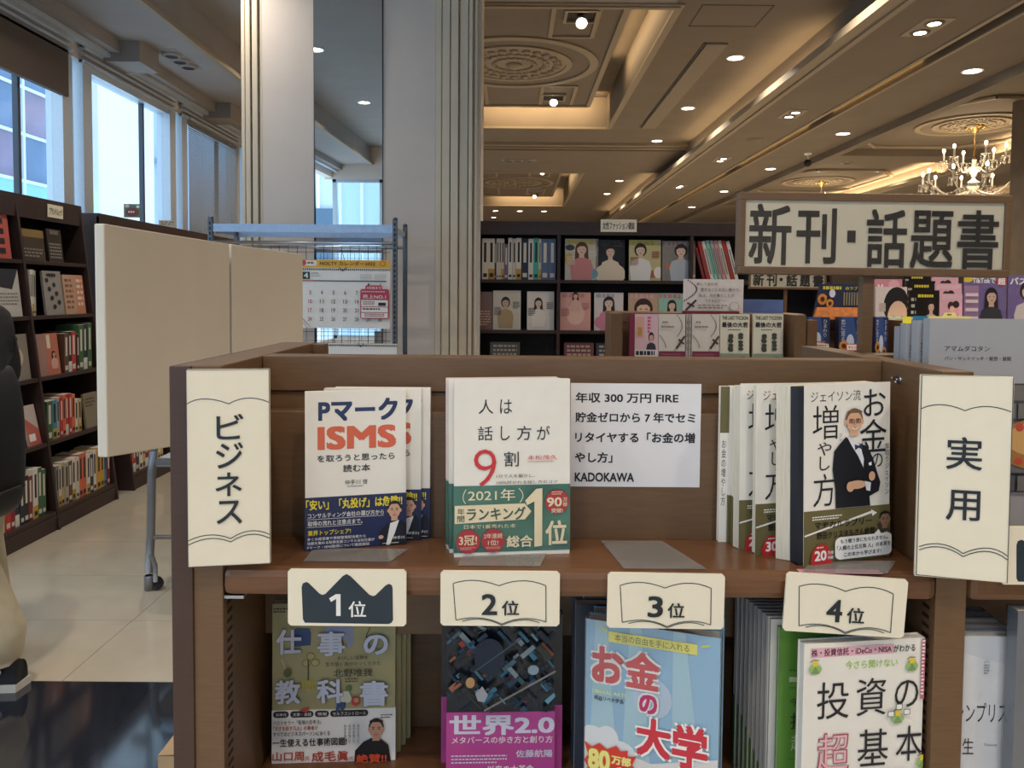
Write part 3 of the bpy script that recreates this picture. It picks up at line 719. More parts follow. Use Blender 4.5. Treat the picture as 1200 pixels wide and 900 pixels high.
def cover_person(bkobj, w, h, title, tcol, hair, skin, cloth, bgc=None, cx=.5, y0=.08, ph=.95, long=True, side=None, blobs=()):
    P = Print(w, h, (0, 0, 100, 140), .0004)
    for (bx_, by_, rx_, ry_, cc) in blobs: P.ell(bx_, by_, rx_, ry_, ink(cc))
    if title: (P.lines(1, 6, 5, 94, 22, ink(tcol), .8) if title == '-' else P.text(title, 6, 5, 94, 24, ink(tcol), .02))
    P.person(cx*100, y0*140, ph*140, hair, skin, cloth, long=long)
    if side:
        P.lines(6, 5, 60, 30, 90, ink(side), .5); P.lines(5, 72, 40, 96, 66, ink(side), .5)
    return P.build('cover_print', bkobj)
mags = [ # px left, row z, w, h, colour, label, title, tcol, hair, skin, cloth, extras
 (662, ZR1, .245, .305, '#cfc8b8', 'magazine with a long haired woman in a pink jacket, top shelf', '-', '#d8c23a', '#5a3a28', '#e8c4ae', '#d08a88', dict(side='#e8e4dc', blobs=[(15, 30, 14, 10, '#3a3a44'), (80, 118, 20, 18, '#6fa8b8'), (12, 70, 12, 22, '#d9b43c')])),
 (698, ZR1, .215, .30, '#1d1b1c', 'black magazine with a short haired model in a cream dress, top shelf', 'MUSE', '#3c3c40', '#241c1c', '#e0c0aa', '#e6d4bc', dict(long=False, y0=.12, blobs=[(50, 120, 55, 40, '#e6d4bc')])),
 (737, ZR1, .235, .30, '#c9bf8c', 'yellow magazine with a dark bobbed woman and tableware, top shelf', '-', '#b8b03c', '#231c1c', '#e0c0aa', '#e8e6e0', dict(cx=.36, long=False, side='#a03028', blobs=[(60, 118, 34, 14, '#b85a40'), (92, 112, 14, 20, '#efe9e0')])),
 (776, ZR1, .245, .295, '#8c8682', 'grey magazine with a seated woman in pale clothes, top shelf', '-', '#b89a98', '#241c1c', '#e6c6b2', '#b9c0c8', dict(cx=.56, long=False, blobs=[(22, 90, 10, 9, '#e06a3c'), (70, 96, 26, 20, '#5f6670'), (70, 122, 34, 8, '#dcb49c')])),
 (578, ZR2, .205, .29, '#d9d2c0', 'magazine with a woman in a beige trench coat, middle shelf', '', '#ffffff', '#2c2420', '#d8b8a0', '#b7a27c', dict(cx=.45, y0=.16, ph=.8, long=False, side='#2c2a2c')),
 (618, ZR2, .20, .285, '#e3dcd4', 'pale magazine with a woman and small bags, middle shelf', '', '#5c5650', '#3a2c26', '#e6c9b6', '#efe9e2', dict(cx=.42, y0=.16, ph=.75, side='#4a3c3a')),
 (657, ZR2, .225, .28, '#e2a89c', 'pink magazine with a dark haired face at its top, middle shelf', '-', '#c88880', '#3c2a28', '#e6b6a2', '#e8b8a8', dict(y0=.0, ph=.5, side='#b87468', blobs=[(50, 80, 30, 40, '#efc4b4')])),
 (697, ZR2, .215, .28, '#ddd4d2', 'magazine with a long haired woman in a pink dress, middle shelf', '-', '#a8a4b0', '#241e20', '#e6c6b4', '#d889a0', dict(y0=.1, blobs=[(20, 110, 20, 22, '#d68aa4')])),
 (737, ZR2, .225, .28, '#c8a68e', 'magazine with a close up face under brown hair, middle shelf', '-', '#e0a8b0', '#3a2420', '#ecc0a8', '#5a6a64', dict(y0=.15, ph=1.5, long=False)),
 (772, ZR2, .205, .28, '#9cc8b8', 'mint green magazine with a dark haired woman, middle shelf', '-', '#d87888', '#231c20', '#e6c2b0', '#d8d0cc', dict(y0=.18, ph=.8)),
]
for px, z, w, h, colr, lab, ti, tc, ha, sk, cl, ex in mags:
    o = mag(bk, bx(px), z, .05, w, h, .008, 'glossy '+lab if not lab.startswith('glossy') else lab, 'magazine', colr, .05)
    cover_person(o, w, h, ti, tc, ha, sk, cl, **ex)
o = mag(bk, bx(558), ZR2, .05, .12, .28, .008, 'narrow dark magazine half hidden by the column, middle shelf', 'magazine', '#7c5c50', .05)
Print(.12, .28, (0, 0, 10, 24), .0004).lines(6, 1, 12, 9, 22, ink('#c8a898')).build('cover_print', o)
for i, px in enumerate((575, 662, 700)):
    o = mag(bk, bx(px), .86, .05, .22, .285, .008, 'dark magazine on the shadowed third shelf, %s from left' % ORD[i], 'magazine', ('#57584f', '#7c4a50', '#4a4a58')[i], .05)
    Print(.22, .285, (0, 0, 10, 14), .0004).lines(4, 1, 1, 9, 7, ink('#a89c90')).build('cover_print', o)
g = 'leaning magazines at the right of the fashion bookcase'
for i, (cc, hh) in enumerate((('#8a3038', .25), ('#c23a34', .30), ('#e8e4dc', .30), ('#8fd0c0', .305), ('#b9b4aa', .305), ('#e0a3a8', .305), ('#dcd6c8', .305), ('#c23a34', .305), ('#e8e4dc', .30))):
    b = MB(); tk = .024 if i else .02; b.box(0, 0, 0, tk, .21, hh, M(cc, .3, name='glossy_spine', var=.04)); b.box(tk*.35, -.0008, .05, tk*.65, 0, hh-.06, ink('#5a5a5e'))
    X, Y = Wp(bk, bx(832)+.030*i, .05)
    o = b.build('magazine', None, (X-.05, Y, ZR1+tk*math.sin(.26)*0+.0005), (0, -.26, 0))
    tag(o, '%s magazine leaning left, %s from the left of the leaning row' % (CN[cc], ORD[i]), 'magazine', g)
def shelf_sign(txt, x0, y0, x1, y1, Y, label, yawf=0, th=.004):
    X0, Z1 = at(x0, y0, Y); X1, Z0 = at(x1, y1, Y)
    t = thing('shelf_sign', label, 'sign', (X0, Y, Z0), (0, 0, yawf)); w, h = X1-X0, Z1-Z0
    b = MB(); b.box(0, 0, 0, w, th, h, CREAM); b.build('board', t)
    P = Print(w, h, (0, 0, 100, 100), .0006); P.text(txt, 6, 20, 94, 80, K, .02); P.build('lettering', t); return t
shelf_sign('女性ファッション雑誌', 704, 257, 746, 272, Yb_-.012, 'small cream sign on the top edge of the fashion bookcase')

# left bookcases with slanted fronts
XF0, XFT = -2.83, -3.07
SL = [.12, .55, .955, 1.34, 1.69]
lb = bookcase('bookcase', 'tall dark slanted bookcase along the windows, nearest at the left edge', XF0, 4.05, PI/2, [.72, .72], 2.078, SL, .54, XF0-XFT)
lb2 = bookcase('bookcase', 'second dark slanted bookcase along the windows, behind the white panels', XF0, 5.72, PI/2, [.72, .72, .72, .72], 2.055, SL, .54, XF0-XFT)
def ly(px, X=-3.0): return -X*FPX/(PX-px)-4.05      # distance along the left bookcase of a place seen at this column
t = thing('shelf_sign', 'small cream category sign on the left bookcase header', 'sign', (-3.063, 5.08, 1.985), (0, 0, PI/2)); b = MB(); b.box(0, -.004, 0, .17, 0, .085, CREAM); b.build('board', t)
P = Print(.17, .085, (0, 0, 100, 100), .0006); P.text('ブランドムック', 8, 22, 92, 80, K, .01); P.build('lettering', t, (0, -.005, 0))
xb2 = .735
# nearest full bay, five shelves
def lm(x, z, w, h, label, cover, art=None, lean=.10, name='book', cat='book', t_=.015):
    o = mag(lb, x, z, .03, w, h, t_, label, cat, cover, lean, 0, None, name)
    P = Print(w, h, (0, 0, 100, 140), .0005)
    if art: art(P)
    P.build('cover_print', o); return o
def icons(P):
    for k in range(7): P.ell(20+(k*37) % 65, 30+k*14, 10, 8, ink('#2f2c30'), 8)
    P.lines(1, 20, 8, 80, 20, K, .8)
lm(xb2+.02, 1.69, .24, .20, 'dark gold boxed volume on the top shelf of the left bookcase', '#4a4038', lambda P: P.rect(0, 0, 100, 35, ink('#8a7040')).lines(3, 10, 85, 90, 130, ink('#8a8480')))
lm(xb2+.30, 1.69, .16, .22, 'dark plastic wrapped volume beside the dark gold one, top shelf', '#3c3634', lambda P: P.lines(5, 10, 60, 90, 130, ink('#8a8480')).rect(20, 5, 80, 22, ink('#6a625c')))
spines(lb, xb2+.02, 1.34, .03, [(.022, .29, '#e8e4dc'), (.02, .29, '#dcd6c8'), (.022, .285, '#b9b4aa')], 'on the second shelf of the first bay', 'upright books in the left bookcase')
lm(xb2+.19, 1.34, .20, .29, 'grey book with black bag icons on its cover, second shelf at left', '#a09a96', icons)
lm(xb2+.41, 1.34, .24, .27, 'peach coloured book with columns of print, second shelf at left', '#caa58c', lambda P: P.lines(6, 8, 15, 45, 130, ink('#8a5a48')).rect(60, 0, 100, 140, ink('#d08a6a')).lines(5, 64, 15, 94, 120, ink('#e8d8c8')))
lm(xb2+.02, .955, .24, .27, 'salmon and cream book with a seated figure, third shelf at left', '#b08880', lambda P: (P.rect(45, 0, 100, 140, ink('#c87860')), P.rect(50, 5, 65, 50, ink('#e8d8c8')), P.person(75, 60, 60, '#2c2020', '#d8a890', '#e0a8a0')))
spines(lb, xb2+.30, .955, .03, [(.05, .26, '#6b4636'), (.04, .27, '#2b2626'), (.055, .27, '#c23a34'), (.03, .25, '#2b2626'), (.055, .31, '#3f6b45'), (.05, .31, '#27303f'), (.05, .32, '#3f6b45')], 'on the third shelf of the first bay', 'upright books in the left bookcase')
spines(lb, xb2+.02, .55, .03, [(.06, .25, '#3f6b45'), (.05, .25, '#3f8fb0'), (.03, .26, '#b9b4aa'), (.033, .26, '#c23a34'), (.033, .27, '#e0704a'), (.033, .27, '#c23a34'), (.033, .27, '#c23a34'), (.04, .26, '#e0704a'), (.035, .22, '#dcd6c8'), (.035, .22, '#c9b48a')], 'on the fourth shelf of the first bay', 'upright books in the left bookcase')
lm(xb2+.47, .55, .17, .24, 'tan book with its cover forward beside the red spines, fourth shelf', '#8f8672', lambda P: P.lines(3, 10, 20, 80, 60, ink('#3c342c')))
spines(lb, xb2+.02, .12, .03, [(.03, .27, '#8a8a90'), (.032, .27, '#dcd6c8'), (.035, .28, '#c9b48a'), (.04, .27, '#b9b4aa'), (.045, .27, '#6b4636'), (.04, .28, '#e8e4dc'), (.035, .28, '#dcd6c8'), (.045, .29, '#e0704a'), (.045, .29, '#e0704a'), (.04, .27, '#e8e4dc'), (.045, .26, '#27303f'), (.04, .28, '#e8e4dc'), (.05, .29, '#d9a23c'), (.045, .29, '#d9a23c'), (.035, .28, '#3f8fb0'), (.04, .27, '#8a3038')], 'on the bottom shelf of the first bay', 'upright books in the left bookcase')
# bay cut by the left edge
lm(.45, 1.69, .20, .31, 'pink red magazine with black pictures at the left edge, top shelf', '#c8605c', lambda P: [P.rect(30, 30+q*27, 75, 46+q*27, ink('#2c2424')) for q in range(4)], name='magazine', cat='magazine')
lm(.44, 1.34, .24, .29, 'white and dark photo magazine at the left edge, second shelf', '#cfcac4', lambda P: (P.poly([(0, 0), (100, 0), (70, 60), (0, 50)], ink('#2f3138')), P.lines(4, 8, 70, 90, 110, ink('#8a8480'))), name='magazine', cat='magazine')
lm(.42, .955, .26, .28, 'beige magazine with a round plate photo at the left edge, third shelf', '#9a9084', lambda P: (P.ell(50, 70, 30, 34, ink('#c9b8a0')), P.ell(50, 70, 18, 22, ink('#6f5a48')), P.lines(1, 15, 8, 85, 22, K, .8)), name='magazine', cat='magazine')
lm(.58, .55, .12, .25, 'pink and white flyer book by the black backpack, fourth shelf', '#d8c8c0', lambda P: (P.poly([(0, 40), (100, 90), (100, 140), (0, 140)], ink('#c86a60')), P.rect(10, 100, 60, 125, WHITE)), lean=.2)
spines(lb, .12, .12, .03, [(.05, .26, '#e8e4dc'), (.045, .27, '#e0704a'), (.05, .27, '#e8e4dc'), (.05, .28, '#c23a34'), (.04, .28, '#8a3038'), (.04, .27, '#27303f'), (.04, .27, '#27303f'), (.045, .28, '#2b2626'), (.04, .27, '#8a3038'), (.045, .30, '#e8e4dc'), (.045, .30, '#3f6b45'), (.04, .28, '#3f6b45')], 'on the bottom shelf behind the person', 'upright books in the left bookcase')
for bi in range(3):
    spines(lb2, .02+.72*bi, .12, .03, [(.05, .26, ['#e0704a', '#8a3038', '#c9b48a', '#e8e4dc', '#27303f', '#c23a34'][(q*5+bi) % 6]) for q in range(11)], 'in bottom bay %s of the second bookcase' % ORD[bi], 'books at the bottom of the second bookcase')
# cards standing on top of the second bookcase
def top_card(px0, px1, py0, py1, Y, label, cover, art):
    X0, Z1 = at(px0, py0, Y); X1, Z0 = at(px1, py1, Y); Z0 = 2.0775
    t = thing('display_card', label, 'card', (X0, Y, Z0)); w, h = X1-X0, Z1-Z0
    b = MB(); b.box(0, 0, 0, w, .004, h, M(cover, .4, name='printed_card', var=.05)); b.build('card', t)
    P = Print(w, h, (0, 0, 100, 100), .0006); art(P); P.build('card_print', t)
top_card(145, 165, 239, 262, 6.05, 'small green card with a round brown emblem on top of the second bookcase', '#5f7058', lambda P: (P.ell(50, 60, 40, 34, ink('#7c3c34')), P.lines(1, 26, 52, 74, 66, ink('#e8d8d0'), .9), P.ell(20, 15, 14, 12, ink('#d8b8b0')), P.ell(85, 20, 10, 10, ink('#e8e4dc'))))
top_card(186, 207, 258, 268, 6.9, 'low cream card on top of the second bookcase', '#d8c8a8', lambda P: P.lines(2, 10, 20, 90, 80, ink('#8a6a50')))
top_card(253, 272, 262, 279, 7.6, 'orange brown card on top of the second bookcase near the steel rack', '#b86a34', lambda P: P.lines(2, 12, 20, 88, 80, K, .6))

# ---- white partition panels on a wheeled frame
PANEL = M('#f8eedc', .55, name='cream_panel_face', var=.03, scale=3)
def panel(label, c0, c1, th=.03):
    (xt0, yt0, yb0, Y0), (xt1, yt1, yb1, Y1) = c0, c1
    A = at(xt0, yt0, Y0); B = at(xt0, yb0, Y0); Cc = at(xt1, yt1, Y1); D = at(xt1, yb1, Y1)
    X0, X1 = A[0], Cc[0]; dx, dy = X1-X0, Y1-Y0; L = math.hypot(dx, dy); nx, ny = -dy/L*th, dx/L*th
    t = thing('partition_panel', label, 'panel', (X0, Y0, B[1]))
    zs = [(B[1], A[1]), (D[1], Cc[1])]
    v = []
    for (x, y), (z0, z1) in zip(((X0, Y0), (X1, Y1)), zs):
        for ox_, oy_ in ((0, 0), (nx, ny)):
            for z in (z0, z1): v.append((x+ox_-X0, y+oy_-Y0, z-B[1]))
    b = MB(); b.add(v, [(0, 1, 3, 2), (4, 6, 7, 5), (0, 4, 5, 1), (2, 3, 7, 6), (1, 5, 7, 3), (0, 2, 6, 4)], PANEL)
    o = b.build('board', t); md = o.modifiers.new('bevel', 'BEVEL'); md.width = .004; md.segments = 2
    return t, X0, Y0, X1, Y1, A[1], B[1]
p1 = panel('large cream partition panel, the nearer one with its thick white edge showing', (122, 262, 536, 2.2), (269, 286, 512, 3.08))
p2 = panel('second cream partition panel, right behind the first', (271.5, 286, 480, 3.10), (355, 298, 450, 3.72))
b = MB(); b.box(0, 0, 0, .012, .012, .60, STEEL); 
for k in range(16): b.box(.003, -.0008, .02+k*.036, .009, 0, .036+k*.036, DARKB)
o = b.build('slotted_strip', p2[0], (-.030, -.012, 0.02)); o['label'] = 'thin slotted metal strip along the joint'
cart = thing('wheeled_frame', 'grey tubular frame on castors under the white panels', 'frame', (aX(175, 690, 3.8), 3.8, 0))
cx0 = aX(175, 690, 3.8); GT = M('#8d9096', .35, .5, name='grey_tube', var=.05)
def tubeloop(y):
    pts = [(0, y, .09), (.012, y, .30), (.02, y, .60), (.03, y, .70), (.07, y, .755), (.13, y, .765), (.19, y, .755)]
    pts += [(.24, y, .70), (.25, y, .60), (.25, y, .09)]
    return pts
for y in (0, .5):
    b = MB(); b.tube(tubeloop(y), .02, GT, 12); b.build('leg', cart)
    for x in (0.0, .25):
        b = MB(); b.tube([(x+.035, y-.011, .034), (x+.035, y+.011, .034)], .034, DARKB, 16); o = b.build('castor', cart)
        b = MB(); b.tube([(x+.04, y-.018, .05), (x+.04, y-.018, .13), (x+.02, y-.018, .19)], .012, GT); b.build('castor_fork', o)
        b = MB(); b.lathe([(0, -.09), (.024, -.09), (.026, -.03), (.021, -.02)], (x+.0, y, .095), GT, 14); b.build('foot_cap', o)
b = MB(); b.box(.0, 0, .625, .9, .5, .645, M('#b9bcc0', .4, name='grey_table_top')); b.box(.05, -.03, .64, .9, .0, .67, GT); b.build('table_top', cart)
for y in (0, .5):
    b = MB(); b.tube([(.01, y, .27), (.9, y, .27)], .011, GT); b.build('cross_bar', cart)
    b = MB(); b.tube([(.88, y, .02), (.88, y, .63)], .018, GT, 10); b.build('leg', cart)

# ---- steel rack with calendars
YR = 4.5
xr0, xr1 = aX(247, 265, YR), aX(463, 265, YR); zr = aZ(463, 258, YR)
rack = thing('steel_rack', 'steel display rack with slotted posts and wire grid, behind the white panels', 'rack', (xr0, YR, 0)); RW = xr1-xr0
for x in (0, RW):
    for y in (0, .42):
        b = MB(); b.box(x-.014, y-.014, .0, x+.014, y+.014, zr, STEELD, .003); o = b.build('post', rack)
        if y == 0:
            b = MB(); z = .9
            while z < zr-.03: b.box(x-.005, y-.0152, z, x+.005, y-.0142, z+.018, DARKB); z += .03
            b.build('slots', o)['kind'] = 'stuff'
        b = MB(); b.ball((x, y, zr+.006), .016, STEELD, 10, (1, 1, .7)); b.build('post_cap', o)
for y in (0, .42):
    b = MB(); b.box(.015, y-.008, zr-.075, RW-.015, y+.008, zr-.028, M('#b4bfd0', .3, .7, name='blue_grey_steel_bar')); b.build('top_bar', rack)
    b = MB(); b.tube([(.015, y, zr-.135), (RW-.015, y, zr-.135)], .010, STEEL); b.build('lower_bar', rack)
for x in (0, RW):
    b = MB(); b.box(x-.006, .015, zr-.07, x+.006, .405, zr-.04, STEEL); b.build('side_bar', rack)
b = MB(); wm = M('#55575c', .4, .6, name='thin_wire'); gx0, gx1, gz0, gz1 = .03, RW-.03, .75, zr-.15; x = gx0
while x <= gx1: b.tube([(x, .02, gz0), (x, .02, gz1)], .0016, wm, 4); x += .052
z = gz0
while z <= gz1: b.tube([(gx0, .023, z), (gx1, .023, z)], .0016, wm, 4); z += .052
b.build('wire_grid', rack)['kind'] = 'stuff'
for z in (.3, .7):
    b = MB(); b.box(.015, .0, z, RW-.015, .42, z+.02, STEEL); b.build('rack_shelf', rack)
def calendar(x0, y0, x1, y1, Y, label, main=True):
    X0, Z1 = at(x0, y0, Y); X1, Z0 = at(x1, y1, Y); w, h = X1-X0, Z1-Z0
    t = thing('wall_calendar', label, 'calendar', (X0, Y, Z0), (0, .004, 0))
    b = MB(); b.box(0, 0, 0, w, .004, h, WHITE); b.build('sheet', t)
    P = Print(w, h, (0, 0, 720, 560), .0004); G = ink('#8a8880')
    if main:
        P.rect(0, 0, 720, 66, ink('#f0b63a')); P.rrect(20, 8, 130, 50, 10, WHITE); P.ell(25, 26, 22, 22, ink('#d8505a')); P.lines(1, 55, 18, 122, 38, ink('#8a6050'), .8)
        P.text('NOLTY カレンダー2022', 155, 12, 600, 46, ink('#4a3a20'), .02); P.ell(660, 28, 24, 22, ink('#c8862c')); P.ell(660, 28, 16, 14, ink('#f0b63a'))
        P.rect(15, 100, 75, 160, ink('#24443c')); P.text('4', 28, 108, 62, 152, WHITE, .03); P.text('APRIL', 85, 104, 150, 118, G, .01); P.lines(1, 85, 130, 180, 140, G)
        P.rect(15, 168, 105, 177, ink('#c85a50')); P.rect(105, 168, 690, 176, ink('#3c4a48'))
        P.lines(5, 480, 115, 575, 160, ink('#c8c4bc')); P.lines(5, 595, 115, 690, 160, ink('#c8c4bc'))
        for r_ in range(5):
            for c_ in range(7):
                d = 1+r_*7+c_-5
                if 1 <= d <= 30: P.text(str(d), 78+c_*94-(14 if d > 9 else 7), 188+r_*72-8 if r_ else 190, 78+c_*94+(16 if d > 9 else 8), 212+r_*72 if r_ else 206, ink('#c0504c') if c_ == 0 else ink('#55544e'), .02)
        P.rrect(485, 235, 715, 478, 16, ink('#c23f5c')); P.rrect(525, 205, 660, 250, 16, ink('#c23f5c')); P.text('4月始まり', 535, 214, 650, 236, WHITE, .02)
        P.lines(1, 497, 252, 700, 270, ink('#f0c8d0')); P.text('売上NO.1', 505, 280, 690, 315, WHITE, .02)
        for a, c_ in ((325, 378), (384, 424), (430, 470)): P.rect(494, a, 706, c_, WHITE)
        P.lines(3, 505, 335, 600, 370, ink('#a05058')); P.rect(630, 345, 690, 372, K); P.lines(1, 505, 392, 695, 414, ink('#5a3038')); P.lines(2, 520, 436, 680, 466, ink('#a05058'))
        P.line([(15, 470), (85, 550)], 5, ink('#8a4a48')); P.line([(5, 490), (65, 560)], 5, ink('#8a4a48'))
    else:
        P.text('4', 30, 120, 60, 230, ink('#3c4a48'), .02); P.text('APRIL 2022', 90, 150, 260, 230, G)
    P.build('calendar_print', t)
    b = MB(); n_ = 44
    zz = h*(1-(78/560 if main else .03))
    for k in range(n_): b.box(w*(k+.3)/n_, -.004, zz-.005, w*(k+.7)/n_, .004, zz+.005, DARKB)
    b.build('ring_binding', t)['kind'] = 'stuff'
    b = MB(); b.tube([(w*.43, -.003, zz+.012), (w*.47, -.003, zz-.01), (w*.51, -.003, zz+.012)], .002, DARKB, 5); b.build('hanger', t)
    if main:
        b = MB(); b.tube([(w*.49, .0, h), (w*.46, .002, h+.05), (w*.45, .01, h+.075)], .0015, DARKB, 5); b.build('cord', t)
calendar(352, 304, 457, 385, YR-.022, 'white April wall calendar with an orange header and red sticker, on the rack')
calendar(385, 402, 465, 480, YR-.024, 'second white wall calendar low on the rack, only its top showing', False)
#PART4
# ================================================================== FOREGROUND
def curve(*p, n=7):
    out = []
    for i in range(0, len(p)-2, 2):
        (x0, y0), (xm, ym), (x1, y1) = p[i], p[i+1], p[i+2]; cx, cy = 2*xm-(x0+x1)/2, 2*ym-(y0+y1)/2
        for k in range(n+1):
            if k == 0 and out: continue
            t_ = k/n; out.append(((1-t_)**2*x0+2*t_*(1-t_)*cx+t_*t_*x1, (1-t_)**2*y0+2*t_*(1-t_)*cy+t_*t_*y1))
    return out
LNC = ink('#3a3f45')
def placard(label, xl, xr, yt, yb, Yl, Yr, r, chars, paint, roll=0):
    X0, w, yaw = pane_yaw(xl, xr, (yt+yb)/2, Yl, Yr); Z0 = aZ(xl, yb, Yl); h = aZ(xl, yt, Yl)-Z0
    t = thing('placard', label, 'sign', (X0, Yl, Z0), (0, roll, yaw)); b = MB(); b.box(0, 0, 0, w, .005, h, CREAM, .0008); b.build('board', t)
    P = Print(w, h, r); paint(P)
    for ch, x0, y0, x1, y1 in chars: P.text(ch, x0, y0, x1, y1, ink('#252b33'), .012)
    P.build('lettering', t, (0, -.0002, 0))
    b = MB(); b.box(w*.3, .006, h-.03, w*.7, max(.02, YF0-Yl+.0)-.012, h-.012, CREAM); b.build('mount', t)
def art_a(P):
    P.line(curve((65, 208), (135, 187), (229, 208), (305, 186), (388, 205)), 3.2, LNC)
    P.line(curve((65, 745), (150, 724), (232, 742), (310, 714), (388, 733)), 3.2, LNC); P.line(curve((65, 762), (150, 738), (232, 755), (310, 728), (388, 748)), 3.2, LNC)
    P.line([(66, 73), (387, 73), (387, 849), (66, 849)], 3, LNC, True)
placard('tall cream placard reading business in katakana, on the left post', 219, 316.5, 433, 665, .828, .842, (65, 72, 388, 850),
        [('ビ', 180, 248, 285, 348), ('ジ', 178, 360, 283, 462), ('ネ', 175, 478, 277, 572), ('ス', 178, 590, 277, 682)], art_a)
def art_b(P):
    P.line(curve((800, 213), (875, 196), (962, 215), (1040, 197), (1128, 213)), 3.2, LNC)
    P.line(curve((808, 718), (890, 703), (972, 732), (1060, 706), (1134, 730)), 3.2, LNC); P.line(curve((808, 730), (890, 714), (972, 743), (1060, 718), (1134, 744)), 3.2, LNC)
    P.line([(798, 91), (1132, 88), (1136, 830), (800, 822)], 3, LNC, True)
placard('tall cream placard with two kanji for practical books, on the right post', 1075.5, 1185, 439, 675, .834, .815, (795, 90, 1137, 828),
        [('実', 898, 310, 1030, 428), ('用', 903, 502, 1028, 612)], art_b)
def rank(label, xl, xr, yt, yb, Y, roll, num, crown=False, plate=None, cut=False):
    X0, Z0 = at(xl, yb, Y); X1 = aX(xr, yb, Y); h = aZ(xl, yt, Y)-Z0; w = (X1-X0)/math.cos(roll)
    t = thing('rank_sign', label, 'sign', (X0, Y, Z0), (0, roll, 0)); b = MB()
    b.prism([(.003, 0), (w-.003, 0), (w, .003), (w, h-.003), (w-.003, h), (.003, h), (0, h-.003), (0, .003)], 0, .003, CREAM, 'y'); b.build('board', t)
    if crown:
        P = Print(w, h, (470, 85, 957, 323)); D = ink('#25333d')
        P.poly([(540, 310), (532, 296), (527, 160), (532, 144), (546, 138), (556, 142), (600, 186), (612, 192), (624, 188), (696, 112), (712, 103), (728, 112), (806, 190), (820, 195), (830, 192), (872, 150), (886, 143), (897, 148), (901, 160), (903, 296), (896, 308), (884, 313)], D)
        if num: P.poly([(640, 206), (668, 188), (687, 188), (687, 280), (669, 280), (669, 208), (648, 221)], WHITE); P.text('位', 720, 217, 792, 285, WHITE, .015)
    else:
        P = Print(w, h, (88, 98, 577, 327)); TK = ink('#2f383c')
        P.line(curve((140, 150), (228, 136), (328, 158), (425, 136), (520, 156)), 3.4, TK); P.line([(140, 150), (152, 303)], 3.4, TK); P.line([(520, 156), (522, 308)], 3.4, TK)
        P.line(curve((152, 303), (250, 293), (340, 318), (430, 294), (522, 308)), 3, TK); P.line(curve((178, 307), (260, 298), (340, 323), (420, 300), (495, 311)), 3, TK)
        P.text(num, 257, 192, 321, 280, ink('#232a2e'), .025); P.text('位', 340, 219, 411, 281, ink('#232a2e'), .02)
    P.build('lettering', t, (0, -.0002, 0))
    if plate:
        (a0, a1, ya), (b0, b1, yb_) = plate; z = SH+.0016
        Ya = (CAMH-z)/((ya-344.7)/FPX)*1.0; Yb2 = (CAMH-z)/((yb_-344.7)/FPX)
        q = [(aX(a0, ya, Ya), Ya), (aX(a1, ya, Ya), Ya), (aX(b1, yb_, Yb2), Yb2), (aX(b0, yb_, Yb2), Yb2)]
        b = MB(); b.prism([(x-X0, y-Y) for x, y in q], z-Z0-.0008, z-Z0, ACRYL)
        o = b.build('clear_holder', t); o.rotation_euler = (0, -roll, 0); o['label'] = 'clear acrylic holder plate lying on the shelf'
    return t
RY = .838
rank('cream first place sign with a dark crown, on the shelf edge', 337.5, 476, 667, 733, RY, 0, '1', True, ((356, 457, 663), (368, 478, 648)))
rank('cream second place sign with an open book outline, on the shelf edge', 516, 655.5, 669, 733, RY, 0, '2', plate=((536, 633, 667), (545, 641, 650)))
rank('cream third place sign with an open book outline, on the shelf edge', 711, 848, 671, 735.5, RY, .008, '3', plate=((731, 828, 669), (704, 776, 636)))
rank('cream fourth place sign tilted clockwise, on the shelf edge', 917, 1059, 670.5, 739, RY-.002, .055, '4', plate=((940, 1040, 672), (950, 1050, 658)))
rank('cream crown sign cut off by the right edge, on the neighbouring shelf', 1173, 1312, 617, 685, .836, .0, '', True)
t = thing('paper_slip', 'pink paper slip under the holder of the fourth place sign', 'paper', (aX(938, 671, .845), .845, SH)); b = MB(); b.box(0, 0, 0, .092, .012, .0006, M('#e79ab0', .5, name='pink_paper')); b.build('slip', t)

def band(bk_, w, t_, h, m):
    b = MB(); b.box(-.0005, -.0006, 0, w+.0005, 0, h, m); b.box(-.0006, 0, 0, 0, t_*.9, h, m); b.box(w, 0, 0, w+.0005, t_*.9, h, m); return b.build('paper_band', bk_)
def skin_face(P, cx, cy, r, hair='#2a2320', skin='#d9a98c'):
    H, Sk = ink(hair), ink(skin)
    P.ell(cx, cy-r*.15, r*1.02, r*1.35, H); P.poly([(cx-r*.45, cy+r*.6), (cx+r*.45, cy+r*.6), (cx+r*.5, cy+r*1.7), (cx-r*.5, cy+r*1.7)], Sk)
    P.ell(cx-r*.95, cy+r*.1, r*.16, r*.3, Sk, 10); P.ell(cx+r*.95, cy+r*.1, r*.16, r*.3, Sk, 10)
    P.ell(cx, cy+r*.1, r*.9, r*1.2, Sk); P.ell(cx, cy-r*.95, r*.92, r*.45, H, 20, 180, 360)
    for q in (-1, 1): P.ell(cx+q*r*.38, cy, r*.15, r*.08, K, 10); P.line([(cx+q*r*.18, cy-r*.24), (cx+q*r*.58, cy-r*.26)], r*.1, H)
    P.line([(cx, cy+r*.1), (cx-r*.08, cy+r*.42), (cx+r*.08, cy+r*.44)], r*.06, ink('#b07f66')); P.line([(cx-r*.3, cy+r*.72), (cx, cy+r*.8), (cx+r*.3, cy+r*.7)], r*.1, ink('#a04a44'))
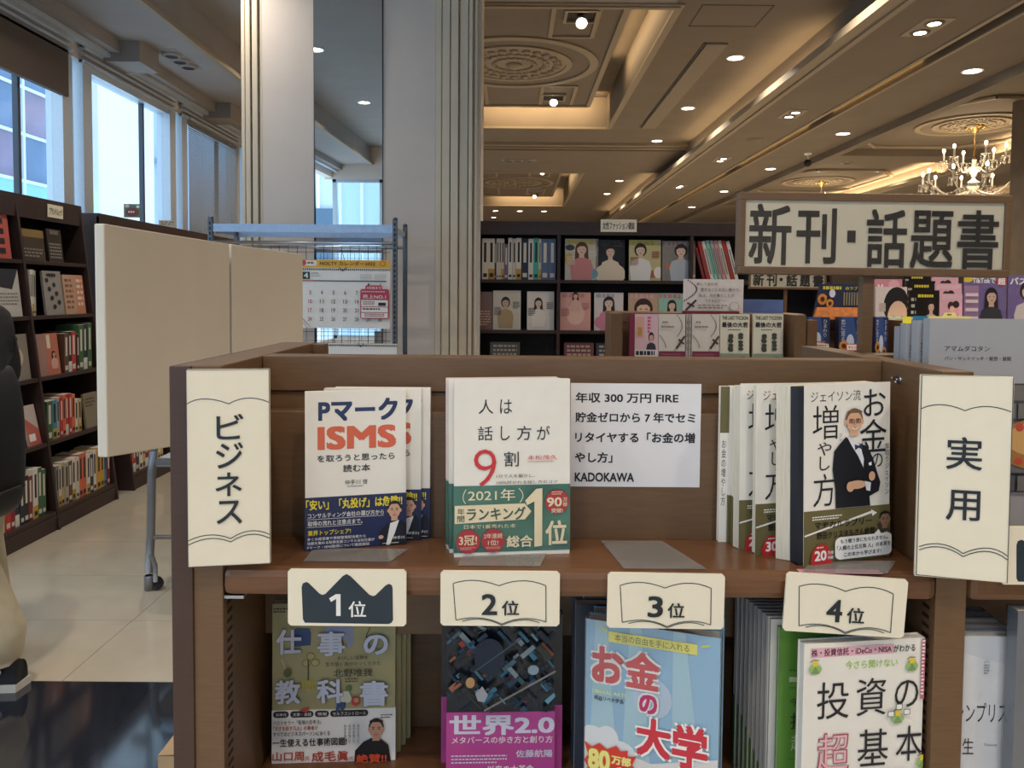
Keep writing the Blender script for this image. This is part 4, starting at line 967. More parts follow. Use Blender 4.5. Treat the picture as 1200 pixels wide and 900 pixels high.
# --- navy banded business book
BNAVY = M('#232c55', .35, name='navy_band_paper', var=.02)
X0, w, yaw = pane_yaw(357.5, 476, 560, .905, .935); hI = .1905
def art_isms(P):
    NB = ink('#2c3a63'); OR = ink('#dc6a4c')
    P.text('Pマーク', 580, 202, 880, 290, NB, .045); P.text('ISMS', 577, 309, 874, 400, OR, .05)
    P.text('を取ろうと思ったら', 576, 421, 868, 447, K, .015); P.text('読む本', 672, 461, 774, 490, K, .015); P.text('仲手川 啓', 678, 521, 764, 540, K); P.lines(1, 688, 545, 750, 550, K)
def art_isms_band(P):
    Y_ = ink('#f2df3e')
    P.text('「安い」「丸投げ」は危険!!', 534, 592, 897, 632, Y_, .03); P.text('コンサルティング会社の選び方から', 540, 644, 826, 664, WHITE, .012); P.text('取得の流れと注意点まで。', 540, 674, 744, 694, WHITE, .012)
    P.rect(538, 667, 826, 668.5, WHITE); P.rect(538, 697, 740, 698.5, WHITE)
    P.text('業界トップシェア!', 540, 710, 700, 731, Y_, .015); P.text('多くの経営者や情報管理担当者から', 538, 738, 756, 750, WHITE, .005); P.text('信頼を集める取得支援コンサル会社社長が', 538, 754, 790, 766, WHITE, .005); P.text('Pマーク・ISMS取得について徹底解説', 538, 770, 770, 782, WHITE, .005)
    P.poly([(812, 786), (806, 740), (832, 708), (856, 692), (892, 690), (908, 706), (911, 786)], ink('#161a26')); P.poly([(850, 700), (884, 690), (868, 740), (848, 786), (834, 786)], WHITE)
    skin_face(P, 866, 648, 25); P.ell(814, 752, 10, 8, ink('#d9a98c'), 10); P.text('仲手川', 860, 752, 905, 764, WHITE, .01); P.lines(1, 820, 776, 905, 781, WHITE)
def isms(i, dx, dy, yw):
    tk_ = .013 if i == 0 else .0092
    o = book('book', ('white book with navy band, orange letters, front copy in the foreground' if i == 0 else 'white copy behind the navy banded front book, %s behind it' % ORD[i-1]), 'book', w, hI, tk_, X0+dx, .905+dy, SH+.0001, yw, .03 if i == 0 else .0, PAPER, 'R', PAGESW, group='copies of the navy banded book')
    band(o, w, tk_, hI*.335, BNAVY)
    R_ = (531, 173, 912, 790); P = Print(w, hI, R_); art_isms(P); P.build('lettering', o, (0, -.0002, 0))
    P = Print(w, hI, R_); art_isms_band(P); P.build('band_lettering', o, (0, -.0009, 0)); return o
isms(0, 0, 0, yaw)
isms(1, .0125, .0415, .04); isms(2, .023, .0525, .0)
# --- pale green banded conversation book
FOIL = M('#5f8a7c', .22, .55, name='green_foil_band', var=.35, scale=14)
X0c, w9, yaw9 = pane_yaw(532.5, 668.5, 550, .888, .905); h9 = .2085
def art_9(P):
    for ch, a, b_ in (('人', 205, 262), ('は', 288, 335)): P.text(ch, a, 200, b_, 255, K, .0)
    for ch, a, b_ in (('話', 203, 260), ('し', 291, 326), ('方', 354, 410), ('が', 432, 483)): P.text(ch, a, 303, b_, 358, K, .0)
    P.text('割', 305, 402, 361, 460, K, .0); P.text('9', 187, 392, 274, 536, ink('#cf3a3c'), -.012)
    P.text('永松茂久', 396, 418, 512, 435, ink('#cf3a3c')); P.lines(1, 396, 441, 505, 446, ink('#cf6a6c'))
    P.text('1分で人を動かし、', 275, 490, 425, 503, K); P.text('100%好かれる話し方のコツ', 275, 515, 513, 528, K)
def art_9b(P):
    CR = ink('#ecdcb8'); RD = ink('#b23a40'); TE = ink('#3f5a50')
    P.text('2021年', 165, 546, 348, 592, CR, .01); P.line(curve((158, 545), (146, 575), (156, 600)), 3, CR); P.line(curve((362, 545), (378, 572), (366, 600)), 3, CR)
    P.poly([(114, 607), (386, 604), (411, 636), (386, 666), (114, 677)], CR); P.text('年', 124, 618, 151, 642, TE, .01); P.text('間', 124, 646, 151, 671, TE, .01)
    P.text('ランキング', 160, 616, 388, 666, TE, .02); P.text('日本で1番売れた本', 150, 681, 350, 697, CR)
    P.ell(166, 746, 46, 46, RD, 28); P.text('3冠!', 130, 722, 200, 760, CR, .02); P.lines(2, 135, 768, 195, 780, CR, .3)
    P.ell(262, 744, 45, 46, RD, 28); P.text('2年連続', 226, 716, 298, 736, CR, .01); P.text('1位!', 242, 741, 282, 762, CR, .02); P.lines(2, 235, 768, 290, 778, CR, .3)
    P.text('総合', 314, 726, 416, 772, CR, .03); P.poly([(386, 592), (428, 548), (453, 545), (453, 770), (422, 773), (422, 596), (394, 610)], CR)
    P.text('位', 466, 672, 551, 768, CR, .03); P.ell(511, 600, 47, 47, RD, 28); P.lines(2, 490, 560, 532, 576, CR, .35)
    P.text('90', 471, 582, 530, 618, CR, .03); P.text('万', 534, 584, 551, 600, CR, .02); P.text('部', 534, 602, 551, 618, CR, .02); P.text('突破!', 488, 624, 534, 642, CR, .02)
for i in range(3):
    lb_ = 'white book with green foil band and a big red nine, front copy' if i == 0 else 'copy of the green banded book, %s behind the front one' % ORD[i-1]
    hh = h9 if i == 0 else h9-.002
    o = book('book', lb_, 'book', w9, hh, .013, X0c-.0046*i-(.002 if i else 0), .888+.015*i, SH+.0001, yaw9+(.05 if i else 0), .04, PAPER if i != 2 else M('#e8d8d4', .6, name='pinkish_cover'), 'R', PAGESW, group='copies of the green banded book')
    b = MB(); b.box(-.0005, -.0006, .005, w9+.0005, 0, hh*.40, FOIL); b.box(-.0006, 0, .005, 0, .012, hh*.40, FOIL); b.box(w9, 0, .005, w9+.0005, .012, hh*.40, FOIL); b.build('paper_band', o)
    if i == 0:
        R_ = (112, 122, 563, 806); P = Print(w9, hh, R_); art_9(P); P.build('lettering', o, (0, -.0002, 0)); P = Print(w9, hh, R_); art_9b(P); P.build('band_lettering', o, (0, -.0009, 0))
# --- notice taped to the back panel
X0n, Z1n = at(669, 449, .9655); X1n, Z0n = at(820, 571.5, .9655)
t = thing('paper_notice', 'white paper notice of five printed lines taped to the back panel', 'notice', (X0n, .9668, Z0n)); wn, hn = X1n-X0n, Z1n-Z0n
b = MB(); b.box(0, 0, 0, wn, .0004, hn, M('#e9e7ea', .6, name='copy_paper', var=.01)); b.build('sheet', t)
P = Print(wn, hn, (565, 130, 1065, 536)); IK = ink('#1e1e22')
for s_, x0, x1, y0, y1 in (('年収 300 万円 FIRE', 584, 978, 166, 206), ('貯金ゼロから 7 年でセミ', 584, 1044, 243, 283), ('リタイヤする「お金の増', 584, 1044, 321, 362), ('やし方」', 584, 728, 400, 441), ('KADOKAWA', 584, 812, 480, 516)): P.text(s_, x0, y0, x1, y1, IK, .03)
P.build('lettering', t)
# --- money book with the man in a dinner jacket
OLIVE = M('#6f6642', .45, name='olive_band_paper', var=.03); NEARB = M('#15161f', .5, name='near_black_endpaper', var=.03)
def art_money(P, badge):
    P.text('ジェイソン流', 48, 66, 277, 116, K, -.005); P.text('増', 56, 132, 174, 288, K, -.005); P.text('や', 78, 300, 142, 362, K); P.text('し', 88, 366, 134, 430, K); P.text('方', 60, 446, 160, 596, K, -.005)
    P.text('お', 290, 66, 394, 192, K); P.text('金', 272, 206, 400, 360, K); P.text('の', 330, 368, 381, 432, K); P.vtext('厚切りジェイソン', 402, 322, 566, 20, ink('#3a3a3c')); P.vtext('コレ', 181, 262, 300, 14, K)
    P.poly([(206, 282), (238, 306), (272, 318), (306, 330), (334, 390), (352, 450), (370, 505), (362, 545), (318, 566), (322, 610), (160, 610), (158, 520), (145, 430), (152, 345), (178, 312)], ink('#171a24'))
    P.poly([(212, 284), (240, 300), (272, 322), (290, 390), (288, 430), (262, 372), (236, 330)], ink('#e4e8f0')); P.poly([(246, 318), (264, 326), (284, 312), (282, 344), (264, 336), (248, 346)], ink('#2b3658'))
    skin_face(P, 243, 210, 40, '#7a6047', '#e2b190')
    for q in (-1, 1): P.line([(243+q*15-12, 203), (243+q*15+12, 203), (243+q*15+10, 217), (243+q*15-10, 217)], 2.5, K, True)
    P.line([(228, 232+8), (243, 246), (258, 238)], 5, WHITE); P.ell(252, 505, 44, 20, ink('#e2b190')); P.ell(222, 512, 18, 24, ink('#e2b190')); P.poly([(288, 490), (318, 500), (314, 540), (296, 534)], ink('#e4e8f0')); P.ell(322, 470, 15, 22, ink('#e2b190')); P.poly([(304, 408), (318, 402), (320, 418), (308, 420)], WHITE)
def art_moneyb(P, badge):
    P.poly([(20, 722), (330, 636), (326, 628), (356, 648), (334, 662), (331, 648), (20, 730)], WHITE); P.lines(2, 55, 640, 190, 662, WHITE, .5); P.text('マヂカルラブリー', 66, 664, 330, 696, ink('#1d1c16'), .02); P.text('野田クリスタルさん絶賛!', 74, 712, 350, 746, ink('#1d1c16'), .02)
    P.poly([(362, 845), (366, 740), (356, 700), (400, 690), (426, 740), (426, 845)], ink('#4a3f34')); skin_face(P, 392, 680, 26, '#1d1714', '#9a7a62'); P.poly([(385, 740), (402, 738), (410, 845), (392, 845)], ink('#cfc9bc'))
    P.ell(92, 838, 48, 72, ink('#c22c30'), 28, 180, 360); P.poly([(44, 838), (140, 838), (140, 862), (44, 862)], ink('#c22c30')); P.text(badge, 60, 795, 114, 842, WHITE, .04); P.lines(1, 70, 778, 112, 788, WHITE); P.text('万部', 118, 800, 146, 816, WHITE, .01); P.text('突破!', 118, 822, 146, 838, WHITE, .01)
    P.rrect(152, 742, 422, 846, 26, WHITE); P.poly([(330, 746), (356, 722), (368, 746)], WHITE)
    P.text('もう戦う気にもなれません。', 176, 752, 400, 772, K, .01); P.text('「人類の上位互換 人」の本質を', 160, 782, 412, 803, K, .01); P.text('この本から学びます!', 192, 814, 366, 834, K, .01)
def fan_book(label, cx_l, cy_l, Yl, Yr, xr, wd, pages, endp, badge, h=.208, roll=0, front=True):
    X0, _, yaw = pane_yaw(cx_l, xr, 560, Yl, Yr); t = thing('book', label, 'book', (X0, Yl, SH+.0001), (-.02, roll, yaw), 'copies of the money book with the bow tie man')
    b = MB(); b.box(0, 0, 0, wd, .0012, h, PAPER); b.build('cover', t)
    inv = Matrix.Rotation(-yaw, 2)
    def loc(p): q = inv @ Vector((p[0]-X0, p[1]-Yl)); return (q.x, q.y)
    for nm, pts, m in (('pages', pages, PAGES), ('endpaper', endp, NEARB)):
        if pts:
            b = MB(); b.prism([loc(p) for p in pts], .001, h-.003, m); b.build(nm, t)
    b = MB(); b.box(-.0004, -.0006, 0, wd+.0004, 0, h*.3, OLIVE); b.build('paper_band', t)
    R_ = (20, 35, 418, 862)
    P = Print(wd, h, R_); art_money(P, badge); P.build('lettering', t, (0, -.0002, 0)); P = Print(wd, h, R_); art_moneyb(P, badge); P.build('band_lettering', t, (0, -.0009, 0)); return t
def pt(px, Y): return (aX(px, 650, Y), Y)
fan_book('white money book with a man in a bow tie, front copy at the right', 944.5, 560, .868, .902, 1045, .119, [pt(909, .893), pt(925.5, .884), (.445, .925), (.440, .945)], [pt(926, .8835), pt(944.5, .8695), (.330, .8700), (.440, .9220)], '20', roll=-.008)
fan_book('money book copy with red thirty badge, just left of the front copy', 887, 560, .902, .930, 985, .118, [pt(881, .914), pt(886, .9075), (.395, .938), (.395, .9535)], [pt(885, .907), pt(887.5, .9035), (.40, .935), (.40, .937)], '30', .205)
fan_book('money book copy further left, showing a narrow strip of white cover', 867.5, 560, .922, .938, 965, .112, [pt(858.5, .934), pt(867, .923), (.380, .945), (.380, .957)], None, '20', .203)
for i, (px, Y, lab, ww) in enumerate(((858, .942, 'thin money book copy showing only cream page edges, fourth in the row', .012), (852.5, .949, 'thin money book copy showing only cream page edges, fifth in the row', .012))):
    o = book('book', lab, 'book', .10, .197, .006, aX(px, 640, Y), Y, SH+.0001, .06, .01, PAPER, 'R', PAGES, group='copies of the money book with the bow tie man'); band(o, .10, .006, .06, OLIVE)
o = book('book', 'slim white book with an olive top, last at the left of the money books', 'book', .09, .196, .008, aX(841.5, 630, .952), .952, SH+.0001, .02, .005, PAPER, 'R', PAGES)
P = Print(.09, .196, (0, 0, 90, 196)); P.rect(0, 0, 90, 58, OLIVE); P.vtext('お金の増やし方', 5, 66, 150, 6, ink('#55524a')); P.build('lettering', o, (0, -.0002, 0))

# --- lower shelf
def pix_book(label, xl, xr, Yl, Yr, h, t_, cover, R_, art, lean=.0, z=LOW, spine='R', roll=0, w_=None, group=None, c=.0012, pages=PAGESW):
    X0, w, yaw = pane_yaw(xl, xr, 820, Yl, Yr); w = w_ or w
    o = book('book', label, 'book', w, h, t_, X0, Yl, z+.0001, yaw, lean, cover, spine, pages, group=group, c=c, roll=roll)
    P = Print(w, h, R_); art(P); P.build('lettering', o, (0, -.0002, 0)); return o, w, X0, yaw
KHAKI = M('#a9a276', .4, name='khaki_cover', var=.03)
def art_shigoto(P):
    LV = ink('#cdd3e6'); D = ink('#3a3a36')
    P.ell(540, 322, 42, 22, ink('#b9b48c')); P.lines(2, 510, 318, 560, 350, D, .3); P.poly([(498, 425), (500, 360), (510, 350), (560, 352), (566, 372), (564, 420)], ink('#2f4f80'))
    P.poly([(615, 380), (620, 345), (650, 325), (700, 322), (728, 345), (730, 400), (722, 430), (708, 430), (700, 400), (640, 405)], ink('#8f98b4')); P.ell(800, 330, 38, 18, ink('#c9c49a')); P.line([(795, 350), (780, 385), (790, 420)], 3, D)
    for x, y in ((565, 465), (548, 492), (583, 490)): P.ell(x, y, 17, 16, ink('#8c864e')); P.ell(x, y, 13, 12, ink('#b3ad78'))
    for q in range(5): P.poly([(532+q*9, 560), (538+q*9, 560), (540+q*9, 600), (536+q*9, 600)], ink('#c8b83c'))
    P.line([(556, 480), (556, 560)], 4, D); P.ell(477, 528, 16, 18, ink('#5c6a3c')); P.line([(455, 475), (470, 510)], 3, ink('#d8d4b0'))
    P.ell(712, 597, 13, 12, ink('#5f7a4a')); P.poly([(690, 608), (712, 606), (728, 645), (700, 660), (668, 650)], ink('#d8d4c0')); P.poly([(668, 650), (704, 652), (690, 690), (682, 690), (684, 665), (672, 690), (662, 688)], ink('#33507c')); P.ell(740, 648, 18, 20, ink('#c0403a')); P.ell(742, 645, 9, 9, KHAKI); P.poly([(520, 680), (560, 668), (552, 690)], ink('#c0403a'))
    for ch, a, b_, c_, d_ in (('仕', 434, 350, 530, 452), ('事', 592, 362, 698, 462), ('の', 770, 378, 865, 460), ('教', 430, 555, 527, 652), ('科', 590, 555, 692, 652), ('書', 757, 565, 866, 668)):
        P.text(ch, a-1, b_-1, c_+1, d_+1, ink('#6f6f66'), .055); P.text(ch, a, b_, c_, d_, LV, .035)
    P.text('きびしい世界を', 670, 462, 788, 477, D, .01); P.text('生き抜く自分のつくりかた', 624, 485, 838, 501, D, .01); P.text('北野唯我', 656, 514, 805, 545, D, .01); P.lines(2, 700, 552, 750, 572, D, .4); P.lines(2, 425, 262, 480, 285, D)
def art_shigoto_b(P):
    D = ink('#2a2628'); R = ink('#b4402c')
    for a, b_, s_ in ((421, 481, '効率化'), (487, 576, '文章・会話'), (582, 636, '情報'), (641, 788, 'セルフコントロール')): P.rrect(a, 686, b_, 712, 12, D); P.text(s_, a+10, 693, b_-8, 706, WHITE)
    P.text('ベストセラー『転職の思考法』', 422, 722, 606, 740, D); P.text('『天才を殺す凡人』の著者が', 422, 745, 594, 763, R, .01); P.text('すべてのビジネスパーソンにおくる', 422, 768, 640, 786, D, .01); P.text('一生使える仕事術図鑑!', 420, 796, 706, 828, D, .02)
    P.text('山口周', 420, 848, 540, 886, R, .02); P.text('氏', 544, 868, 562, 886, R); P.text('成毛眞', 570, 850, 712, 892, R, .02); P.text('氏', 716, 874, 734, 892, R)
    for q in range(4): P.vtext('自分を信じて', 750-q*17, 742, 822, 10, D)
    P.poly([(735, 898), (738, 850), (770, 815), (800, 800), (840, 806), (868, 830), (878, 898)], ink('#1d1a1c')); skin_face(P, 820, 762, 29, '#1d1818', '#c99a7e'); P.text('絶賛!!', 744, 862, 862, 898, ink('#d8502c'), .03); P.lines(2, 838, 702, 885, 722, D, .4)
R1 = (417, 250, 893, 898)
o, w1, x1_, yw1 = pix_book('khaki workbook with lavender kanji and a black shirted man, front copy', 318.5, 463, .975, .985, .209, .014, KHAKI, R1, art_shigoto, .03, group='copies of the khaki workbook')
band(o, w1, .014, .209*.332, M('#efece6', .5, name='white_band_paper', var=.01)); P = Print(w1, .209, R1); art_shigoto_b(P); P.build('band_lettering', o, (0, -.0009, 0))
# (the copies lean on the back of the lower compartment, which is deeper here)
for i in range(1, 4):
    book('book', 'copy of the khaki workbook, %s behind the front one' % ORD[i-1], 'book', w1, .205, .014, x1_+.0045*i, .975+.0155*i+.003, LOW+.0001, yw1, .03, KHAKI, 'R', PAGESW, group='copies of the khaki workbook')
PURP = M('#c4509a', .4, name='magenta_band_paper', var=.02); NIGHT = M('#16222f', .25, name='night_blue_cover', var=.2)
def art_city(P):
    rs = random.Random(5)
    for k in range(120):
        x, y = rs.uniform(135, 540), rs.uniform(300, 660); a = -.72+rs.choice((0, PI/2)); L, T_ = rs.uniform(14, 80), rs.uniform(4, 24)
        c_, s_ = math.cos(a), math.sin(a); q = [(x+c_*L*u-s_*T_*v_, y+s_*L*u+c_*T_*v_) for u, v_ in ((-.5, -.5), (.5, -.5), (.5, .5), (-.5, .5))]
        q = [(min(max(p_[0], 122), 551), min(max(p_[1], 300), 668)) for p_ in q]
        P.poly(q, ink(rs.choice(['#1f3a4f', '#2f5a74', '#3f7f9a', '#27303c', '#4f6f80', '#6fa5b8', '#24485f', '#8a9aa0', '#3a4038', '#a86a50', '#b8443a']) if k % 3 else rs.choice(['#101a26', '#1a2a3a'])))
    P.ell(290, 420, 60, 75, ink('#1a2a42')); P.ell(215, 525, 18, 22, ink('#c89a6a')); P.poly([(235, 570), (262, 540), (285, 575), (270, 605), (245, 600)], ink('#b8b8c0')); P.ell(462, 475, 22, 20, ink('#9ab0bc'))
    P.line([(270, 640), (551, 480)], 8, ink('#8f8a88')); P.line([(230, 480), (420, 340)], 5, ink('#4a6272'))
def art_city_b(P):
    LV = ink('#e2dff0')
    P.text('世界2.0', 132, 682, 552, 768, LV, .04); P.text('メタバースの歩き方と創り方', 142, 772, 545, 802, ink('#f4e4ee'), .02); P.text('佐藤航陽', 398, 830, 545, 862, LV, .02); P.lines(3, 140, 850, 362, 892, LV, .4); P.text('以来の大革命', 285, 893, 470, 925, WHITE, .02)
R2 = (121, 295, 552, 952)
o, w2, x2_, yw2 = pix_book('dark city photo book with a magenta band, front copy', 523.5, 650, .945, .950, .203, .016, NIGHT, R2, art_city, .0, group='copies of the magenta banded book')
band(o, w2, .016, .203*.427, PURP); P = Print(w2, .203, R2); art_city_b(P); P.build('band_lettering', o, (0, -.0009, 0))
for i, (dx, dy, yy) in enumerate(((.010, .0175, .0), (-.0095, .035, -.0), (-.007, .0525, .0))):
    o = book('book', 'copy of the magenta banded book, %s behind the front one' % ORD[i], 'book', w2, .205, .016, x2_+dx, .945+dy, LOW+.0001, yy, 0, NIGHT, 'R', PAGESW, group='copies of the magenta banded book'); band(o, w2, .016, .088, PURP)
SKY = M('#8fbfe2', .35, name='sky_blue_cover', var=.02)
def art_okane(P):
    for a, b_ in ((120, 210), (300, 380), (520, 640)): P.poly([(a, 140), (a+60, 140), (b_+40, 900), (b_-120, 900)], ink('#a9d2e4'))
    P.ell(420, 470, 100, 95, ink('#b9cfe8')); 
    for x, y, rx, ry in ((110, 720, 90, 70), (190, 700, 60, 60), (250, 760, 90, 60), (80, 800, 120, 80)): P.ell(x, y, rx, ry, ink('#eef3f8'))
    P.poly([(72, 760), (200, 740), (420, 780), (748, 700), (748, 1068), (72, 1068)], ink('#f2efec'))
    P.rect(190, 182, 640, 232, ink('#f0e96a')); P.text('本当の自由を手に入れる', 222, 190, 600, 224, ink('#4a4a30'), .0)
    for a, b_ in (((150, 165), (185, 185)), ((660, 190), (700, 178))): P.line([a, b_], 10, ink('#d8e078'))
    RD = ink('#cf3444'); RM = ink('#b8326a')
    for ch, a, b_, c_, d_, m in (('お', 104, 258, 268, 432, RD), ('金', 280, 258, 456, 432, RD), ('の', 354, 452, 446, 544, RM), ('大', 342, 562, 516, 745, RD), ('学', 524, 562, 698, 768, RD)):
        P.text(ch, a-9, b_-9, c_+9, d_+9, WHITE, .11); P.text(ch, a, b_, c_, d_, m, .05)
    P.text('LIBERAL ARTS', 110, 466, 290, 484, ink('#d8e8a0'), .01); P.text('両@リベ大学長', 120, 496, 274, 520, K, .02)
    P.poly([(70, 728), (110, 750), (150, 725), (190, 748), (240, 722), (262, 745), (300, 735), (300, 765), (345, 755), (322, 800), (350, 830), (310, 850), (330, 900), (270, 880), (240, 905), (72, 905), (90, 850), (68, 820), (92, 790)], ink('#d83c30'))
    P.text('80', 88, 752, 212, 862, ink('#c87a28'), .09); P.text('80', 92, 756, 208, 858, ink('#f2e88c'), .05); P.text('万部', 215, 768, 318, 812, ink('#f2e88c'), .06); P.text('突破!', 245, 820, 330, 858, WHITE, .06)
    P.text('身につける!', 384, 800, 552, 840, ink('#b8283c'), .03); P.poly([(130, 870), (200, 868), (205, 1068), (120, 1068)], ink('#6fc0a8'))
o, w3, x3_, yw3 = pix_book('sky blue money book with big red characters, turned and shrink wrapped', 686, 843, .892, .842, .231, .020, SKY, (70, 140, 750, 1070), art_okane, .0, group='copies of the sky blue money book')
b = MB(); b.box(-.001, -.0025, -.0002, w3+.0015, .022, .2325, WRAP); b.build('shrink_wrap', o)
for i in range(1, 5):
    oo = book('book', 'copy of the sky blue money book, %s behind the front one' % ORD[i-1], 'book', w3, .2315, .019, x3_+.006*(1 if i % 2 else -1)-.003+(.008 if i == 1 else 0), .897+.0225*i-.010, LOW+.0001, yw3*(.35 if i == 1 else .0), 0, SKY if i % 2 else M('#2f3a4a', .4, name='dark_blue_cover'), 'R', PAGESW, group='copies of the sky blue money book')
# stack of copies seen by their left page edges
GRN = M('#5f8f3c', .35, name='green_cover', var=.04); GPG = M('#b4b0ac', .7, name='grey_white_page_edges', var=.12, scale=60, stretch=(1, 30, .3))
nS = 9
for i in range(nS):
    f_ = i/(nS-1); Y = .893+.080*(1-f_); px = 864+40*f_
    o = book('book', 'copy in the fanned stack of page edges, %s from the back' % ORD[i], 'book', .128, .2315, .0088, aX(px, 700, Y), Y, LOW+.0001, 0, 0, GPG if i < 8 else PAPER, 'R', GPG, group='fanned copies behind the fourth place books')
    b = MB(); b.box(-.0004, 0, 0, 0, .0088, .095-.07*f_, GRN); b.build('paper_band', o)
def art_green(P):
    for y0 in (558, 590, 880): P.rect(85, y0, 600, y0+1.5, K)
    P.text('今さら聞けない', 92, 632, 330, 664, K, .0); P.text('投資の', 95, 692, 330, 760, K); P.text('超', 100, 782, 168, 848, ink('#b4c89a')); P.text('基本', 180, 782, 330, 848, K); P.lines(1, 85, 515, 300, 528, ink('#3f5f2c')); P.rrect(85, 545, 200, 566, 4, ink('#a8b890'))
pix_book('green investment book tucked behind the white one, below the fourth place sign', 912, 1030, .876, .879, .228, .008, GRN, (42, 350, 480, 1130), art_green, .0)
def art_toushi(P):
    PK = ink('#eab6c2'); G = ink('#a8cf6a'); D = ink('#262428')
    P.rect(160, 410, 500, 448, PK); P.text('株・投資信託・iDeCo・NISA', 164, 414, 490, 444, ink('#5a2c3c'), .02); P.text('がわかる', 498, 414, 588, 444, D, .01); P.text('今さら聞けない', 302, 468, 516, 502, G, .01)
    for ch, a, b_, c_, d_ in (('投', 190, 549, 320, 699), ('資', 350, 543, 472, 696), ('の', 508, 560, 606, 672), ('基', 360, 752, 486, 902), ('本', 518, 749, 626, 894)): P.text(ch, a, b_, c_, d_, D, .0)
    P.text('超', 192, 754, 326, 912, ink('#a8545e'), .02); P.text('超', 198, 760, 320, 906, ink('#efb8be'), -.004)
    P.rect(612, 395, 628, 640, ink('#c86a7c')); P.lines(16, 614, 400, 626, 630, WHITE, .5)
    for x, y in ((178, 480), (572, 490), (518, 700), (625, 890)):
        P.ell(x, y+12, 26, 20, ink('#9fbf7a')); P.ell(x, y-10, 11, 13, ink('#e8cf3c')); P.poly([(x-18, y+30), (x, y-2), (x+18, y+30)], ink('#7fa05c')); P.line([(x-22, y-18), (x-10, y-26), (x+14, y-24)], 3, K)
    for x, y in ((488, 690), (520, 662), (552, 684)): P.rrect(x-14, y-12, x+14, y+12, 4, ink('#6f7f6a')); P.rrect(x-11, y-9, x+11, y+9, 3, WHITE)
    P.rect(360, 925, 560, 990, ink('#efb8be'))
o, w4, x4_, yw4 = pix_book('white investment basics book in black and pink characters, front copy', 941, 1081.5, .838, .858, .2268, .014, PAPER, (135, 392, 628, 1193), art_toushi, .0, c=.0014)
b = MB(); b.box(.006, .0141, .002, w4-.008, .0170, .2255, GRN); o2 = b.build('green_flyleaf', o); 
def art_simple(P):
    D = ink('#2c2c30'); P.poly([(765, 400), (900, 440), (1003, 470), (1003, 337), (765, 337)], ink('#cdd1d8')); P.text('シンプリスト', 766, 618, 1004, 700, D, .0); P.text('生', 800, 768, 842, 836, D); P.text('活', 958, 752, 1000, 830, D); P.text('Tommy', 880, 790, 930, 804, ink('#6a6a6e')); P.text('The Art of Creating a Simple Life', 770, 900, 1003, 916, D); P.ell(990, 960, 24, 22, K)
    P.line([(868, 446), (880, 440), (892, 446)], 2, ink('#7a7e88')); P.lines(4, 870, 455, 890, 500, ink('#7a7e88'), .4)
Xs = XR+.0035
o = book('book', 'pale grey minimalist living book right of the right post', 'book', aX(1193, 820, .872)-Xs, .2225, .014, Xs, .872, LOW+.0001, 0, 0, M('#dcdde0', .45, name='pale_grey_cover'), 'R', PAGESW)
ws = aX(1193, 820, .872)-Xs; P = Print(ws, .2225, (765, 337, 1005, 1131)); art_simple(P); P.build('lettering', o, (0, -.0002, 0))
for i in range(4):
    book('book', 'copy behind the pale grey minimalist book, %s back' % ORD[i], 'book', ws, .224, .014, Xs+.001*i, .888+.017*i, LOW+.0001, 0, 0, M('#8f9298', .45, name='grey_cover'), 'R', PAGESW, group='copies of the minimalist living book')
o = book('book', 'shrink wrapped grey spined book standing at the right edge of the photo', 'book', .13, .262, .018, aX(1190, 800, .848), .848, LOW+.0001, .0, 0, M('#6f7580', .3, name='slate_cover'), 'L', PAGESW)
b = MB(); b.box(-.0015, -.0015, 0, .132, .0195, .2635, WRAP); b.build('shrink_wrap', o)

# --- large grey bread book and its copies on the neighbouring shelf
YG = 1.0; GREY = M('#a9a8ab', .5, name='cool_grey_cover', var=.015)
Xg, Zg = at(1090, 373.5, YG); hg = Zg-SH
o = book('book', 'large cool grey bread cookbook facing forward at the right', 'book', .225, hg, .016, Xg, YG, SH+.0001, 0, 0, GREY, 'L', PAGESW, group='copies of the large grey cookbook')
P = Print(.225, hg, (1090, 373.5, 1090+.225*900, 373.5+hg*900))
P.text('アマムダコタン', 1108, 405, 1161, 411.5, K); P.text('パン・サンドイッチ・発想・展開', 1108, 417.5, 1186, 422.5, K)
P.rect(1091, 449, 1292, 578, ink('#4a4a4c'))
rs = random.Random(3)
for r_ in range(6):
    for c_ in range(7):
        x = 1094+c_*29-(14 if r_ % 2 else 0); x0, x1 = max(x, 1091), min(x+26, 1292)
        P.rect(x0, 451+r_*21.3, x1, 469+r_*21.3, ink(rs.choice(['#6f6d6c', '#86827e', '#5a5a5c', '#77726e'])))
P.ell(1215, 520, 44, 30, ink('#b07840')); P.ell(1215, 514, 34, 20, ink('#d8a868')); P.ell(1196, 500, 5, 5, ink('#c8503c')); P.ell(1196, 540, 5, 4, ink('#c8503c'))
P.build('lettering', o, (0, -.0003, 0))
for i, (px, top) in enumerate(((1075.5, 376), (1062, 379), (1054.5, 383))):
    Y = 1.02+.018*i; X_, Z_ = at(px, top, Y)
    oo = book('book', 'copy of the grey cookbook showing its spine, %s left of the front one' % ORD[i], 'book', .225, Z_-SH, .015, X_, Y, SH+.0001, .0, 0, GREY, 'L', PAGESW, group='copies of the large grey cookbook')
    P = Print(.012, Z_-SH, (0, 0, 12, (Z_-SH)*1000)); P.vtext('アマムダコタン', 7, 28, 100, 6, K); P.build('lettering', oo, (0, -.0002, 0))
t = thing('index_card', 'yellow index card with a tab, standing behind the grey cookbook', 'card', (aX(1088, 372, YG+.02), YG+.0175, SH))
cw = aX(1137, 372, YG+.02)-aX(1088, 372, YG+.02); ch_ = aZ(1088, 370.5, YG+.02)-SH
